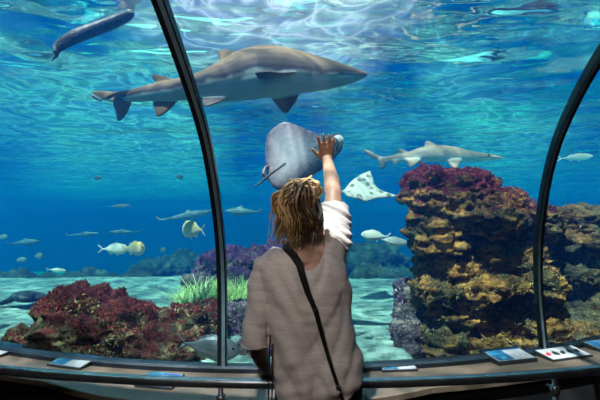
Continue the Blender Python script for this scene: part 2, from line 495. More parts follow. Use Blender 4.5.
def m_rock(name, weed, weedlo, base, dark, pale, zt=1.62, zw=.35, kind=0, weedcol2=None):
    n = NT(name); c = n.coord('Object')
    geo = n.n('ShaderNodeNewGeometry')
    sx = n.n('ShaderNodeSeparateXYZ', ins={0: geo.outputs['Position']}); nn = n.n('ShaderNodeSeparateXYZ', ins={0: geo.outputs['Normal']})
    fA = n.noise(c, 3.2, 6, .65); fB = n.noise(c, 14, 5, .65); fC = n.noise(n.coord('Object', (1.2, 1.2, 7)), 3.5, 5, .6, .5); fD = n.noise(c, 55, 3, .6)
    col = n.ramp(fC, [(.34, dark), (.46, base), (.60, pale), (.72, base)])
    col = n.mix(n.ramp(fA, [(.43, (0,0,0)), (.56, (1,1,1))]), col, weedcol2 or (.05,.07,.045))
    col = n.mix(n.ramp(fB, [(.36, (1,1,1)), (.5, (0,0,0))]), col, dark)
    col = n.mix(n.math('MULTIPLY', n.ramp(fD, [(.52, (0,0,0)), (.66, (1,1,1))]), .5), col, pale)
    # weed on the top: height + facing up + noise
    h = n.math('ADD', n.math('DIVIDE', n.math('SUBTRACT', sx.outputs[2], zt), zw), n.math('MULTIPLY', nn.outputs[2], .55))
    h = n.math('ADD', h, n.math('MULTIPLY', n.math('SUBTRACT', fA, .5), 2.6))
    h = n.math('ADD', h, n.math('MULTIPLY', n.math('SUBTRACT', fB, .5), 1.6))
    m = n.ramp(h, [(.35, (0,0,0)), (.62, (1,1,1))])
    wc = n.ramp(n.math('ADD', n.math('MULTIPLY', fB, .6), n.math('MULTIPLY', fD, .4)), [(.38, weedlo), (.62, weed)])
    col = n.mix(m, col, wc)
    hb = n.math('ADD', n.math('MULTIPLY', fB, 1.0), n.math('MULTIPLY', fD, .5))
    col = n.mix(1.0, col, (.54,.52,.50), 'MULTIPLY')
    return n.pbr(col, .85, n.bump(hb, .9, .03), spec=.2)
def m_weed(name, stops):
    n = NT(name); return n.pbr(n.ramp(n.attr('shade'), stops), .7, spec=.2)
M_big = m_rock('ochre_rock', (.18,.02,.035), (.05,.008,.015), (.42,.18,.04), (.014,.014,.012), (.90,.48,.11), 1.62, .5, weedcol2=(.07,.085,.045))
M_big2 = m_rock('ochre_rock_bare', (.20,.05,.05), (.06,.02,.02), (.28,.14,.04), (.015,.018,.016), (.60,.34,.10), 2.1, .4, weedcol2=(.09,.11,.07))
M_red = m_rock('red_weed_rock', (.18,.025,.02), (.05,.008,.01), (.12,.11,.05), (.010,.012,.012), (.42,.38,.20), .66, .4, weedcol2=(.12,.02,.025))
M_pur = m_rock('purple_rock', (.20,.07,.22), (.07,.03,.10), (.12,.10,.13), (.03,.03,.06), (.6,.5,.4), .9, .6, weedcol2=(.08,.07,.12))
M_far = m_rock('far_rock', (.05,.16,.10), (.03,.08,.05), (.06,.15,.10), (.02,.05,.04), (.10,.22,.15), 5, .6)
W_mag = m_weed('magenta_weed', [(0, (.04,.006,.012)), (.6, (.19,.018,.035)), (1, (.40,.06,.08))])
W_red = m_weed('red_weed', [(0, (.03,.004,.005)), (.6, (.13,.014,.012)), (1, (.32,.06,.035))])
W_grn = m_weed('green_weed', [(0, (.06,.10,.03)), (.6, (.18,.30,.08)), (1, (.42,.55,.20))])
W_olv = m_weed('olive_weed', [(0, (.05,.06,.02)), (.6, (.20,.20,.07)), (1, (.45,.42,.18))])

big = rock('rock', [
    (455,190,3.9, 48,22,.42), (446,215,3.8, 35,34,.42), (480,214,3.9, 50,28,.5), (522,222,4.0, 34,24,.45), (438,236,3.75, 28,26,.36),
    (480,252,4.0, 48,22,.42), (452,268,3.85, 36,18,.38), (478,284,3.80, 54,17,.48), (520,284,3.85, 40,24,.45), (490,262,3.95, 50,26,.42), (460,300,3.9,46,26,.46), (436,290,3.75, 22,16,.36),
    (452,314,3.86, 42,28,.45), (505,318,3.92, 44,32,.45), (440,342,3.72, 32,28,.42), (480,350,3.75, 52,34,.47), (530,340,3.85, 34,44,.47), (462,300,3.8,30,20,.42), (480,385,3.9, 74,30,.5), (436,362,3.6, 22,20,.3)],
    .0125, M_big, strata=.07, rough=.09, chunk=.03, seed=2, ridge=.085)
tag(big, 'tall layered ochre rock with magenta weed on its top, right of the woman', 'rock')
tufts('weed', big, 5200, .026, .0035, W_mag, lambda p, c: p.normal.z > -.1 and c.z + .25*p.normal.z + .35*noise.noise(c*3) > 1.78, big, seed=3)
tufts('green_weed', big, 4200, .026, .004, W_olv, lambda p, c: p.normal.z > -.5 and c.z < 1.15 and noise.noise(c*3.5) > -.05, big, seed=4)
b2 = rock('rock', [(572,222,4.3, 34,18,.40), (568,245,4.3, 42,22,.45), (595,252,4.4, 32,16,.4), (560,275,4.2, 34,20,.4),
    (585,290,4.2, 26,24,.35), (578,318,4.0, 26,24,.35), (590,345,3.8, 36,34,.4), (560,340,3.9, 30,36,.4), (640,330,4.3,40,50,.4)], .015, M_big2, strata=.055, rough=.07, chunk=.03, seed=5, ridge=.08)
tag(b2, 'dark ochre rock behind the right glass rib, overhanging to the right', 'rock')
tufts('weed', b2, 900, .03, .005, W_olv, lambda p, c: p.normal.z > .3, b2, seed=6)

red = rock('rock', [(86,314,3.45, 40,28,.35), (84,335,3.3, 42,30,.32), (120,330,3.3, 40,28,.32), (140,336,3.3, 34,28,.30), (48,352,3.28, 40,14,.26), (15,360,3.3, 36,8,.2),
    (185,335,3.4, 28,26,.3), (165,352,3.15, 40,22,.26), (100,360,3.22, 80,24,.28), (200,322,3.6,24,14,.25)], .0145, M_red, strata=.01, rough=.07, chunk=.075, seed=8, ridge=.07)
tag(red, 'low boulder heap covered in dark red weed, at the lower left behind the glass', 'rock')
tufts('weed', red, 8000, .026, .0035, W_red, lambda p, c: p.normal.z > -.2 and c.z*1.2 + .75*noise.noise(c*4.5) + .25*(c.x+1.6) > .86, red, seed=9)
tufts('olive_weed', red, 1300, .028, .006, W_olv, lambda p, c: p.normal.z > -.2 and noise.noise(c*4+Vector((5,0,0))) > .25, red, seed=10)

pu = rock('rock', [(222,268,5.6, 26,20,.35), (215,285,5.5, 32,18,.35), (232,262,5.8, 16,14,.3)], .022, M_pur, strata=.01, rough=.10, chunk=.06, seed=11)
tag(pu, 'dim purple rock standing behind the left glass rib', 'rock')
pu2 = rock('rock', [(262,265,5.4, 26,20,.4), (285,262,5.6, 30,20,.4), (250,285,5.3, 26,20,.35), (300,270,5.7, 40,24,.4)], .022, M_pur, strata=.01, rough=.10, chunk=.06, seed=12)
tag(pu2, 'purple rock with pale spots, beside the woman\'s left shoulder', 'rock')
pu3 = rock('rock', [(230,322,4.1, 34,16,.35), (262,330,4.0, 30,22,.35), (215,340,3.9, 40,14,.3), (290,335,4.0, 30,20,.3), (258,350,3.4, 22,20,.25)], .017, M_pur, strata=.01, rough=.06, chunk=.04, seed=13)
tag(pu3, 'low purple rock in front of the green seagrass, beside her left arm', 'rock')
W_pur = m_weed('purple_weed', [(0, (.06,.02,.07)), (.6, (.18,.06,.17)), (1, (.5,.35,.45))])
for o, k, s in ((pu, 900, 14), (pu2, 1500, 15), (pu3, 2200, 16)):
    tufts('weed', o, k, .035, .006, W_pur, lambda p, c: p.normal.z > -.2 and noise.noise(c*4) > -.2, o, seed=s)
pl = rock('rock', [(405,300,4.3, 12,20,.2), (408,330,3.9, 14,24,.25), (405,342,3.5, 10,18,.2)], .016, M_pur, strata=.01, rough=.05, chunk=.03, seed=17)
tag(pl, 'small purple weedy rock at the left foot of the tall ochre rock', 'rock')
tufts('weed', pl, 900, .03, .005, W_pur, lambda p, c: noise.noise(c*5) > -.1, pl, seed=18)
# dim ridges far off
far = [((10,287,8.5, 60,9,.6), 'far low reef ridge in blue haze at the far left'), ((105,285,8.6, 56,13,.6), 'far low reef ridge below the pair of fish'),
       ((370,258,9.5, 30,14,.6), 'far dim reef mound right of the woman, below two fish'), ((385,278,8.2, 30,9,.5), 'far low reef shelf at the edge of the sand, right of the woman'),
       ((180,268,11, 40,12,.7), 'faintest far reef mound behind the purple rocks')]
for i, (l, lab) in enumerate(far):
    px, py, Y, rx, rz, ry = l
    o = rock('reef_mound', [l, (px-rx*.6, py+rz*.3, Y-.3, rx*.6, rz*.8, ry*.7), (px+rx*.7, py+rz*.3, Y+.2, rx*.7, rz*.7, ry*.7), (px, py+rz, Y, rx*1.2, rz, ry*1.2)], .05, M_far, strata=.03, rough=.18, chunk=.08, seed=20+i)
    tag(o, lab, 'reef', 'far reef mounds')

# seagrass: nobody could count it
rnd = random.Random(5); g = MB()
for i in range(2200):
    px = rnd.uniform(182, 292); Y = rnd.uniform(4.5, 5.15); p = at(px, 300, Y)
    p.z = sand_z(p.x, p.y)-.01
    L = rnd.uniform(.18, .46)*(1 if px > 195 else .7)*(.8+.5*noise.noise(Vector((p.x*5, p.y*3, 0)))); lean = Vector((rnd.gauss(.02, .10), rnd.gauss(0, .06), 0)); w = rnd.uniform(.006, .013)
    R = []; th = rnd.uniform(-.8, .8); wx = Vector((math.cos(th), math.sin(th), 0)); wy = Vector((-wx.y, wx.x, 0))*.15
    for k in range(5):
        t = k/4; q = p + Vector((0,0,L*t)) + lean*t*t*1.4; ww = w*(1-t*.85)
        R.append([q-wx*ww, q+wy*ww, q+wx*ww, q-wy*ww])
    g.rings(R, True, rnd.random())
sg = build(g, 'seagrass', m_weed('seagrass_green', [(0, (.22,.42,.08)), (.5, (.48,.72,.22)), (1, (.85,.95,.5))]), attr=True)
tag(sg, 'bright green seagrass growing on the sand left of the woman', 'seagrass', kind='stuff')
# pebbles and rubble on the sand
M_peb = plain('pebble_stone', (.16,.17,.15), .9, 0, 20, .4, .3)
# ------------------------------------------------------------------ animals
def m_skin(name, top, side, belly, spot=None, spots=0, rough=.45, sspots=18, pat=6.0, amt=.35):
    """countershaded hide: the vertex value 'shade' runs from belly 0 to back 1"""
    n = NT(name); c = n.coord(); f = n.noise(c, pat, 5, .6); f2 = n.noise(c, 70, 3)
    v = n.math('ADD', n.attr('shade'), n.math('MULTIPLY', n.math('SUBTRACT', f, .5), amt))
    col = n.ramp(v, [(.12, belly), (.28, belly), (.46, side), (.88, top)])
    if spot:
        vo = n.voro(c, sspots); col = n.mix(n.ramp(vo, [(spots-.08, (1,1,1)), (spots, (0,0,0))]), col, spot)
    col = n.mix(.25, col, n.ramp(f2, [(.3, (.55,.55,.55)), (.7, (1,1,1))]), 'MULTIPLY')
    return n.pbr(col, rough, n.bump(f2, .25, .003), spec=.22)
M_eye = plain('dark_eye', (.004,.004,.005), .08, 0, 5, 0, 0)
M_eyering = plain('pale_eye_ring', (.7,.68,.5), .3, 0, 5, 0, 0)
class Creature:
    def __init__(s, Y0):
        s.g = MB(); s.Y0 = Y0; s.fin_pts = []
    def body(s, secs, n=20, sub=5, flatbelly=0.0):
        """secs: (px, py, Y, half-height px, half-width px)"""
        P = spline(secs, sub); R = []; s.spine = []
        ctr = [at(p[0], p[1], p[2]) for p in P]
        for i, p in enumerate(P):
            k = p[2]/F; c = ctr[i]; t = (ctr[min(i+1, len(P)-1)]-ctr[max(0, i-1)]).normalized()
            side = t.cross(Vector((0,0,1))).normalized(); up = side.cross(t).normalized()
            hh = max(.3, p[3])*k; hw = max(.3, p[4])*k
            ring = []
            for j in range(n):
                a = 2*PI*j/n; cz = math.sin(a); cx = math.cos(a)
                if flatbelly and cz < 0: cz *= (1-flatbelly)
                ring.append(c + side*cx*hw + up*cz*hh)
            R.append(ring); s.spine.append((c, up, hh, side, hw))
        s.g.rings(R, True)
    def fin(s, secs, back=1.0, n=14):
        """secs: ((px,py,Y) leading, (px,py,Y) trailing, half thickness m)"""
        S = []
        for le, te, th in secs: S.append([*at(*le), *at(*te), th])
        S2 = spline(S, 3); R = []
        m0 = (Vector(S[0][:3])+Vector(S[0][3:6]))/2; m1 = (Vector(S[-1][:3])+Vector(S[-1][3:6]))/2
        span = (m1-m0).normalized()
        ch0 = Vector(S[0][3:6])-Vector(S[0][:3])
        nor = ch0.cross(span).normalized()
        for q in S2:
            a = Vector(q[:3]); b = Vector(q[3:6]); th = q[6]; c = (a+b)/2; h = (b-a)/2
            R.append([c + h*math.cos(2*PI*j/n) + nor*math.sin(2*PI*j/n)*th*(1+.35*-math.cos(2*PI*j/n)) for j in range(n)])
            s.fin_pts.append((c, back))
        s.g.rings(R, True)
    def finish(s, name, voxel, mat, label, cat, eyes=(), group=None, smooth=3, er=.012, post=None):
        c0 = s.spine[len(s.spine)//2][0]
        me = remesh(s.g, voxel, name, c0, smooth)
        vals = []
        for v in me.vertices:
            p = v.co + c0; best = 1e9; val = .5
            for c, up, hh, side, hw in s.spine:
                d = (p-c); q = d.length_squared
                if q < best: best = q; val = .5+.5*max(-1.3, min(1.3, d.dot(up)/max(hh, .01))); rr = math.hypot(d.dot(up)/max(hh, .004), d.dot(side)/max(hw, .004))
            if rr > 1.06 and s.fin_pts:
                fv = min(((p-c).length_squared, bk) for c, bk in s.fin_pts)[1]
                val = lerp(val, fv, sm(1.06, 1.30, rr))
            vals.append(val)
        fattr(me, 'shade', vals)
        if post: post(me, c0)
        o = link(name, me, mat, None, c0); tag(o, label, cat, group)
        for px, py, Y, r in eyes:
            e = MB(); c = at(px, py, Y)
            e.ell(c, Vector((r,0,0)), Vector((0,r*.6,0)), Vector((0,0,r)), 12, 8)
            build(e, 'eye', M_eye, o)
        return o

SH_skin = m_skin('sand_tiger_hide', (.20,.13,.075), (.040,.042,.055), (.40,.50,.48), rough=.7, pat=4.0, amt=.65)
# --- large shark overhead
c = Creature(3.5); Y = 3.5
c.body([(94,93.5,3.78,2.5,1),(104,96,3.74,5,1.5),(115,97,3.70,5.5,2.5),(132,95.5,3.64,6.5,4.5),(152,92.5,3.58,8.5,7),(172,90,3.54,10.5,10),(190,88.5,3.50,12,14),(208,86,3.48,16,18),
        (228,81,3.45,21,21),(245,75.5,3.45,25.5,22),(262,72,3.42,26.5,22.5),(280,71.5,3.40,25,22),(298,72.5,3.38,21.5,20),(318,74,3.36,17.5,17),(335,74.8,3.34,13.3,13.5),(350,75.2,3.33,8.8,9.5),(360,75,3.32,5,6),(367,74.6,3.32,2,3)], 24, 5)
c.fin([((246,60,3.50),(216,72,3.52),.022),((238,53,3.54),(219,61,3.56),.014),((228,49,3.58),(217,54,3.60),.009),((219,50.5,3.61),(215,53,3.62),.006)], .95)      # first dorsal
c.fin([((176,80,3.54),(156,84,3.57),.016),((165,76,3.56),(152,79,3.58),.010),((156,74,3.57),(151,76,3.58),.006)], .95)
c.fin([((134,97,3.62),(110,99,3.68),.014),((128,112,3.66),(115,112,3.7),.010),((121,121,3.68),(117,121,3.70),.006)], .8)      # lower tail lobe
c.fin([((118,93,3.66),(104,99,3.72),.014),((104,90.5,3.72),(100,102,3.76),.011),((93,91,3.78),(91,98,3.8),.008)], .9)
c.fin([((184,94,3.52),(150,97,3.58),.018),((170,110,3.54),(154,109,3.57),.011),((160,117,3.56),(156,117,3.57),.006)], .8)      # anal
c.fin([((232,94,3.40),(200,95,3.42),.016),((222,101,3.30),(202,103,3.34),.012),((208,106,3.26),(203,106,3.28),.007)], .55)    # pelvic
c.fin([((304,86,3.46),(262,88,3.46),.022),((296,102,3.56),(274,103,3.58),.016),((288,113,3.62),(282,113,3.63),.008)], .62)    # far pectoral
c.fin([((296,72,3.22),(258,79,3.24),.020),((284,73,3.10),(256,77,3.12),.015),((268,71,3.00),(254,73,3.01),.008)], .75)    # near pectoral
def shark_gills(me, c0):
    def f(c_, m):
        w = c_ + c0
        d = 0
        # mouth slit under the snout
        mz = at(345, 78.5, 3.3); dx = (w.x-at(340,78,3.3).x)
        if m.y < 0 and -.02 < dx < .13: d -= .010*math.exp(-((w.z-(mz.z+.012-.25*(dx-.05)**2*4))/.007)**2)
        return c_ + m*d
    displace(me, f)
shark = c.finish('shark', .0085, SH_skin, 'large grey-brown shark with pale belly gliding overhead, snout pointing right', 'shark', eyes=[(346,71.5,3.255,.011)], post=shark_gills)

bpy.context.view_layer.update()
sbv = BVHTree.FromObject(shark, bpy.context.evaluated_depsgraph_get())
M_slit = plain('gill_shadow', (.03,.035,.04), .7)
for i in range(5):
    pts = []
    for k in range(7):
        px, py = 300+i*5.2+.9*math.sin(k*.5), 64+k*2.2
        h = sbv.ray_cast(Vector((0,0,CAMZ))-shark.location, ray(px, py).normalized())[0]
        if h: pts.append(h+shark.location)
    if len(pts) > 3:
        g = MB(); g.tube(pts, [.001]+[.0022]*(len(pts)-2)+[.001], 6); build(g, 'gill_slit', M_slit, shark)
# --- second shark over the big rock
S2_skin = m_skin('pale_shark_hide', (.34,.25,.17), (.42,.36,.28), (.75,.75,.68), rough=.45, pat=4, amt=.6)
c = Creature(5.7)
c.body([(366,151,5.9,1,.5),(373,155,5.88,2.6,1),(382,159,5.85,2.6,1.6),(394,158.5,5.8,4,2.6),(408,157,5.76,5,4),(422,154.5,5.72,7.5,6),(438,153.5,5.7,8.5,7),(454,154.5,5.68,8,7),(468,156,5.66,5.8,6),(484,157,5.64,4,5),(498,157.6,5.62,2,3),(504,158,5.61,.8,1)], 18, 5)
c.fin([((440,147,5.7),(424,149,5.72),.03),((432,142,5.71),(424,145,5.72),.02),((427,140.5,5.72),(424,142,5.72),.012)], .75)
c.fin([((410,153,5.76),(399,155,5.78),.025),((403,149,5.77),(397,151,5.78),.015),((399,147.5,5.78),(397,149,5.78),.010)], .75)
c.fin([((389,158,5.82),(377,159,5.86),.025),((386,166,5.84),(379,166,5.86),.018),((383,170,5.85),(381,170,5.86),.010)], .5)
c.fin([((380,157,5.86),(374,160,5.87),.025),((370,150.5,5.89),(367,155,5.9),.018),((364,149,5.9),(363,152,5.91),.010)], .7)
c.fin([((424,159,5.68),(404,160,5.72),.025),((417,164,5.66),(407,164,5.7),.018),((411,168,5.66),(408,168,5.68),.010)], .8)
c.fin([((462,160,5.62),(446,161,5.64),.028),((459,166,5.52),(450,166,5.54),.02),((456,171,5.46),(453,171,5.47),.012)], .8)
c.fin([((400,160,5.76),(392,160,5.78),.02),((397,165,5.76),(393,165,5.77),.012)], .5)
c.finish('shark', .016, S2_skin, 'pale brown shark farther off, swimming right just above the tall ochre rock', 'shark', eyes=[(489,155.3,5.54,.016)])

# --- long fish near the surface at upper left
Z_skin = m_skin('surface_fish_hide', (.16,.14,.13), (.06,.06,.08), (.09,.11,.13), spot=(.02,.02,.025), spots=.3, sspots=26, rough=.4)
c = Creature(3.5)
c.body([(52,61,3.3,1.2,.6),(56,55,3.3,3,1.2),(58,48,3.31,5.5,2),(66,41.5,3.33,6.5,4),(78,35.5,3.36,7,6),(92,30,3.4,7,7),(107,24.5,3.45,6.8,7.5),(120,19,3.5,6.2,7.5),(129,15.5,3.53,4.5,6),(134,13.5,3.55,1.8,3)], 18, 5)
c.fin([((62,44,3.31),(56,50,3.3),.012),((56,44,3.3),(53,50,3.3),.008),((54,47,3.3),(53,51,3.3),.005)], .9)
c.finish('shark', .009, Z_skin, 'dark slender mottled shark lying just under the rippled surface, top left corner', 'shark', eyes=[(128.5,15,3.44,.008)])

# --- ray the woman reaches for: underside towards the viewer
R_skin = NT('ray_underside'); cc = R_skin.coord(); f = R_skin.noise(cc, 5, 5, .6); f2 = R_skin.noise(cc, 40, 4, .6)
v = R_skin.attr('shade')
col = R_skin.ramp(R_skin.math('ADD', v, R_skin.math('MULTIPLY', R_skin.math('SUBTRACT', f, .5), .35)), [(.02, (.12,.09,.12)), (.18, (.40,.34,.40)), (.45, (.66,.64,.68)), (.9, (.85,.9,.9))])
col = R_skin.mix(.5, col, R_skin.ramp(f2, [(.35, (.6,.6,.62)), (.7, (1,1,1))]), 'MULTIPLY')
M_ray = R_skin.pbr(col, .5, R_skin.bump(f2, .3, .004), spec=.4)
def ray_fish(name, outline, center, Yf, thick, mat, label, voxel, tail=None, extra=None, cat='ray', edge=.3, bulge=None):
    """outline: closed px points; Yf(px,py) depth; a pancake body, thick in the middle"""
    g = MB(); P = spline(outline+[outline[0]], 4)[:-1]; R = []
    N = len(P); cx, cy = center
    rs = [1.0, .985, .95, .88, .76, .6, .42, .24, .08]
    prof = [.10, .22, .36, .52, .68, .82, .93, .985, 1.0]
    frontr = []; backr = []
    for r_, t_ in zip(rs, prof):
        fr = []; bk = []
        for p in P:
            px = lerp(cx, p[0], r_); py = lerp(cy, p[1], r_); q = at(px, py, Yf(px, py)); th = thick*t_
            fr.append(q+Vector((0,-th*.45,0))); bk.append(q+Vector((0,th*.65,.0)))
        frontr.append(fr); backr.append(bk)
    g.rings(frontr[::-1]+backr, True)
    c0 = at(cx, cy, Yf(cx, cy))
    if extra: extra(g)
    if tail:
        T = spline(tail, 4); g.tube([at(t[0], t[1], t[2]) for t in T], [t[3] for t in T], 10)
    me = remesh(g, voxel, name, c0, 3)
    vals = []; TW = ([at(t[0], t[1], t[2]) for t in T]+[at(266,166,3.0), at(264.5,170,2.985), at(263,174,2.97), at(265,178,2.97), at(268,181,2.97)]) if tail else []
    Pw = [at(p[0], p[1], Yf(p[0], p[1])) for p in P]
    for vv in me.vertices:
        w = vv.co + c0
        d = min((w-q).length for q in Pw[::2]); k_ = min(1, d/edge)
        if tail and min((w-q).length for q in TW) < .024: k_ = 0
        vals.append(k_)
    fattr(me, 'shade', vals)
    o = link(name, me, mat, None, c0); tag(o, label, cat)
    return o
def Y1(px, py): return 3.0 + (px-300)*.0022 + (py-155)*.0010 + .00008*(px-300)**2
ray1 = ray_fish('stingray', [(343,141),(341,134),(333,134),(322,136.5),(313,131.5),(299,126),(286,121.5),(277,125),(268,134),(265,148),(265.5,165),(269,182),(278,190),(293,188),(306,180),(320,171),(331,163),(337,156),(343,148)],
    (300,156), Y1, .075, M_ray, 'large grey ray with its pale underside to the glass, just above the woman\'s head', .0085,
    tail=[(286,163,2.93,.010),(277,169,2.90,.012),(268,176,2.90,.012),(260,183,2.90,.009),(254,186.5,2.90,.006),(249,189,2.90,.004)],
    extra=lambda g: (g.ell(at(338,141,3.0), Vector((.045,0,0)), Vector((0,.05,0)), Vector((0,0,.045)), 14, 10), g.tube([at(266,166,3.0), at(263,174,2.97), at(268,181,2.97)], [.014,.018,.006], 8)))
M_gill = plain('dark_gill_slit', (.03,.028,.035), .6)
for sgn in (0, 1):
    g = MB()
    for i in range(5):
        a = at(322-i*3.2, 146+i*.8+sgn*14, 2.955); g.tube([a+Vector((-.004,0,.012)), a+Vector((0,-.004,0)), a+Vector((.003,0,-.012))], [.0012,.0024,.0012], 6)
    build(g, 'gill_slits', M_gill, ray1)
g = MB(); q = [at(px, py, 2.945) for px, py in ((333,136.5),(337,140),(338,145),(336,150))]; g.tube(q, [.003,.006,.006,.003], 8); build(g, 'mouth', M_gill, ray1)

# --- spotted pale ray / guitarfish right of the raised arm
G_skin = m_skin('pale_spotted_hide', (.46,.45,.38), (.42,.42,.35), (.5,.5,.44), spot=(.12,.14,.12), spots=.42, sspots=11, rough=.5)
def Y2(px, py): return 5.2 - (py-186)*.012 + (px-370)*.002
guit = ray_fish('spotted_ray', [(335,190.5),(343,190.5),(349,183),(358,176),(367,171.5),(370.5,171),(373,178),(377,187),(386,192),(398,196),(388,198),(376,199),(366,202),(358,199.5),(348,197),(343,193)],
    (364,190), Y2, .10, G_skin, 'pale dark-spotted ray with raised fin, between the raised arm and the rock', .015, edge=.12)
# spots on top need the attribute high
for vv, p_ in zip(guit.data.attributes['shade'].data, guit.data.vertices): vv.value = .62+.1*noise.noise(p_.co*9)

# --- flat dark stingray on the sand at the far left
D_skin = m_skin('dark_ray_hide', (.014,.016,.018), (.016,.018,.02), (.05,.055,.055), spot=(.10,.12,.11), spots=.2, sspots=9)
c = Creature(5); 
c.body([(-8,306,4.9,1,1),(0,303.5,4.9,2,2.5),(10,300,4.9,3,5),(16,297,4.92,4.5,9),(26,296.5,4.95,5.5,18),(36,297,5.0,4.5,14),(44,297.5,5.0,2.6,6),(56,298,5.05,1.4,2),(66,298.5,5.1,.5,.8)], 20, 4)
dk = c.finish('stingray', .012, D_skin, 'dark stingray hovering low over the sand at the left edge', 'ray')
for vv in dk.data.attributes['shade'].data: vv.value = .8

# --- fishes: one kind built once per look
F_skin = m_skin('silver_fish_scales', (.40,.44,.38), (.66,.70,.60), (.8,.85,.75), rough=.35, pat=9, amt=.5)
Y_skin = m_skin('yellowish_fish_scales', (.66,.55,.22), (.78,.70,.44), (.85,.85,.7), rough=.35, pat=9, amt=.5)
B_skin = m_skin('blue_grey_fish_scales', (.08,.10,.12), (.12,.15,.17), (.24,.27,.29), rough=.35, pat=9)
H_skin = m_skin('haze_tinted_scales', (.10,.15,.15), (.16,.24,.23), (.30,.40,.38), rough=.5)  # teal of the distant water haze put into these colours
def fish(x0, y0, x1, y1, hh, Y, mat, label, group=None, name='fish', cat='fish', dY=0.0, blunt=1.0, voxel=None, face=True):
    """from tail tip (x0,y0) to snout (x1,y1), hh: half height in px"""
    c = Creature(Y)
    def P(t, up=0.0): return (lerp(x0, x1, t), lerp(y0, y1, t)-up)
    L = abs(x1-x0)
    prof = [(.14,.16),(.22,.2),(.34,.5),(.5,.86),(.66,1.0),(.8,.92*blunt),(.9,.68*blunt),(.97,.36*blunt),(1.0,.12)]
    c.body([(*P(t), Y+dY*(t-.5), hh*k, hh*k*.5+.2) for t, k in prof], 14, 4)
    tk = L*.0035*Y/F*4
    s = 1 if x1 > x0 else -1
    th = max(.004, hh*.05*Y/F)
    def q(t, up): p = P(t, up); return (p[0], p[1], Y+dY*(t-.5))
    c.fin([(q(.18, 0), q(.12, 0), th), (q(.10, hh*.45), q(.04, hh*.35), th), (q(.0, hh*.85), q(-.01, hh*.6), th*.7)], .6)
    c.fin([(q(.18, 0), q(.12, 0), th), (q(.10, -hh*.45), q(.04, -hh*.35), th), (q(.0, -hh*.85), q(-.01, -hh*.6), th*.7)], .6)
    c.fin([(q(.74, hh*.8), q(.34, hh*.35), th*1.2), (q(.62, hh*1.25), q(.34, hh*.75), th)], .9)
    c.fin([(q(.5, -hh*.7), q(.32, -hh*.3), th*1.2), (q(.42, -hh*1.15), q(.32, -hh*.7), th)], .5)
    c.fin([(q(.70, -hh*.8), q(.62, -hh*.8), th*1.2), (q(.62, -hh*1.3), q(.58, -hh*1.25), th)], .4)
    e = P(.89, hh*.18*blunt); r = max(.004, hh*.11*Y/F)
    o = c.finish(name, voxel or max(.0035, hh*.085*Y/F), mat, label, cat, eyes=[(e[0], e[1], Y-hh*blunt*.33*Y/F+dY*.39, r)] if face else [], group=group, smooth=2)
    return o
fish(98,249,129,249,5.5, 4.9, F_skin, 'left fish of the pair touching nose to tail, mid left')
fish(121,248.5,145,248.5,6.6, 4.5, Y_skin, 'right, yellowish fish of the pair touching nose to tail, mid left', blunt=1.15)
fish(205,230,183,229,8.2, 4.3, Y_skin, 'pale round fish seen nearly from the front, just left of the left rib', blunt=1.15, dY=.22, face=True)
fish(391,237,361,234.5,5.2, 4.6, F_skin, 'upper silver fish of the pair right of the woman, facing left')
fish(376,238.5,408,243.5,4.4, 4.8, F_skin, 'lower silver fish of the pair right of the woman, facing right')
fish(176,342,240,352,12, 2.8, B_skin, 'large blue-grey fish low behind the glass, crossing behind the left rib', dY=.05)
fish(46,269.3,66,270.6,2.0, 5.8, F_skin, 'small bright slim fish over the sand at the left', face=False)
fish(556,159,593,156,3.4, 5.6, F_skin, 'bright slim fish right of the right rib, near the right edge')
fish(626,234,582,236,5, 5.2, H_skin, 'hazy pale fish partly cut by the right edge beside the rock')
fish(620,281,592,284,10, 4.9, F_skin, 'pale teal fish partly cut by the right edge, low beside the dark rock')
# hazy far sharks
def far_shark(x0, y0, x1, y1, hh, Y, label):
    c = Creature(Y)
    def P(t, up=0.0): return (lerp(x0, x1, t), lerp(y0, y1, t)-up, Y)
    c.body([(*P(t), hh*k, hh*k*.9) for t, k in ((.0,.15),(.08,.35),(.2,.4),(.4,.75),(.58,1),(.72,.95),(.88,.6),(1,.15))], 14, 4)
    th = .02
    c.fin([(P(.64, hh*.6), P(.5, hh*.6), th*1.4), (P(.56, hh*1.7), P(.5, hh*1.4), th)], .8)
    c.fin([(P(.10, 0), P(.03, 0), th*1.2), (P(.0, hh*1.4), P(-.04, hh*1.2), th)], .8)
    c.fin([(P(.72, -hh*.5), P(.62, -hh*.5), th*1.4), (P(.64, -hh*1.7), P(.60, -hh*1.6), th)], .6)
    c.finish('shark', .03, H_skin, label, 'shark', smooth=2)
far_shark(156,221,214,211,4.0, 8.6, 'hazy distant shark above the round pale fish, left of the left rib')
far_shark(262,212,224,211,4.0, 8.6, 'hazy distant shark just right of the left rib')
far_shark(66,235.5,100,233,2.3, 9.0, 'left one of two thin distant sharks above the pair of fish')
far_shark(142,232,106,232,2.3, 9.0, 'right one of two thin distant sharks above the pair of fish')
far_shark(6,244,42,241,3.2, 9.5, 'faint distant shark at the left edge')
for x, y, s_, L, lab in ((38,256,3.2,10,'faint small fish, middle one of those at the lower left haze'), (20,260,2.6,14,'faint small fish nearest the sand in the lower left haze'), (2,237,2.6,12,'small fish cut by the left edge'),
                (162,250,2.4,8,'tiny dim fish right of the touching pair'), (179,177,3.0,9,'tiny fish high up in open water left of the left rib'), (97,178,2.4,10,'tiny fish high up in open water above the touching pair'),
                (166,266,2.0,10,'tiny dim fish above the far sand, below the round pale fish'), (340,203,2.2,12,'tiny bright fish beside the woman\'s upper arm'), (118,206,1.8,26,'faint slim fish above the two thin distant sharks')):
    fish(x-L/2, y+.6, x+L/2, y-.6, s_, 7.0, H_skin, lab, name='fish', face=False, voxel=.012)
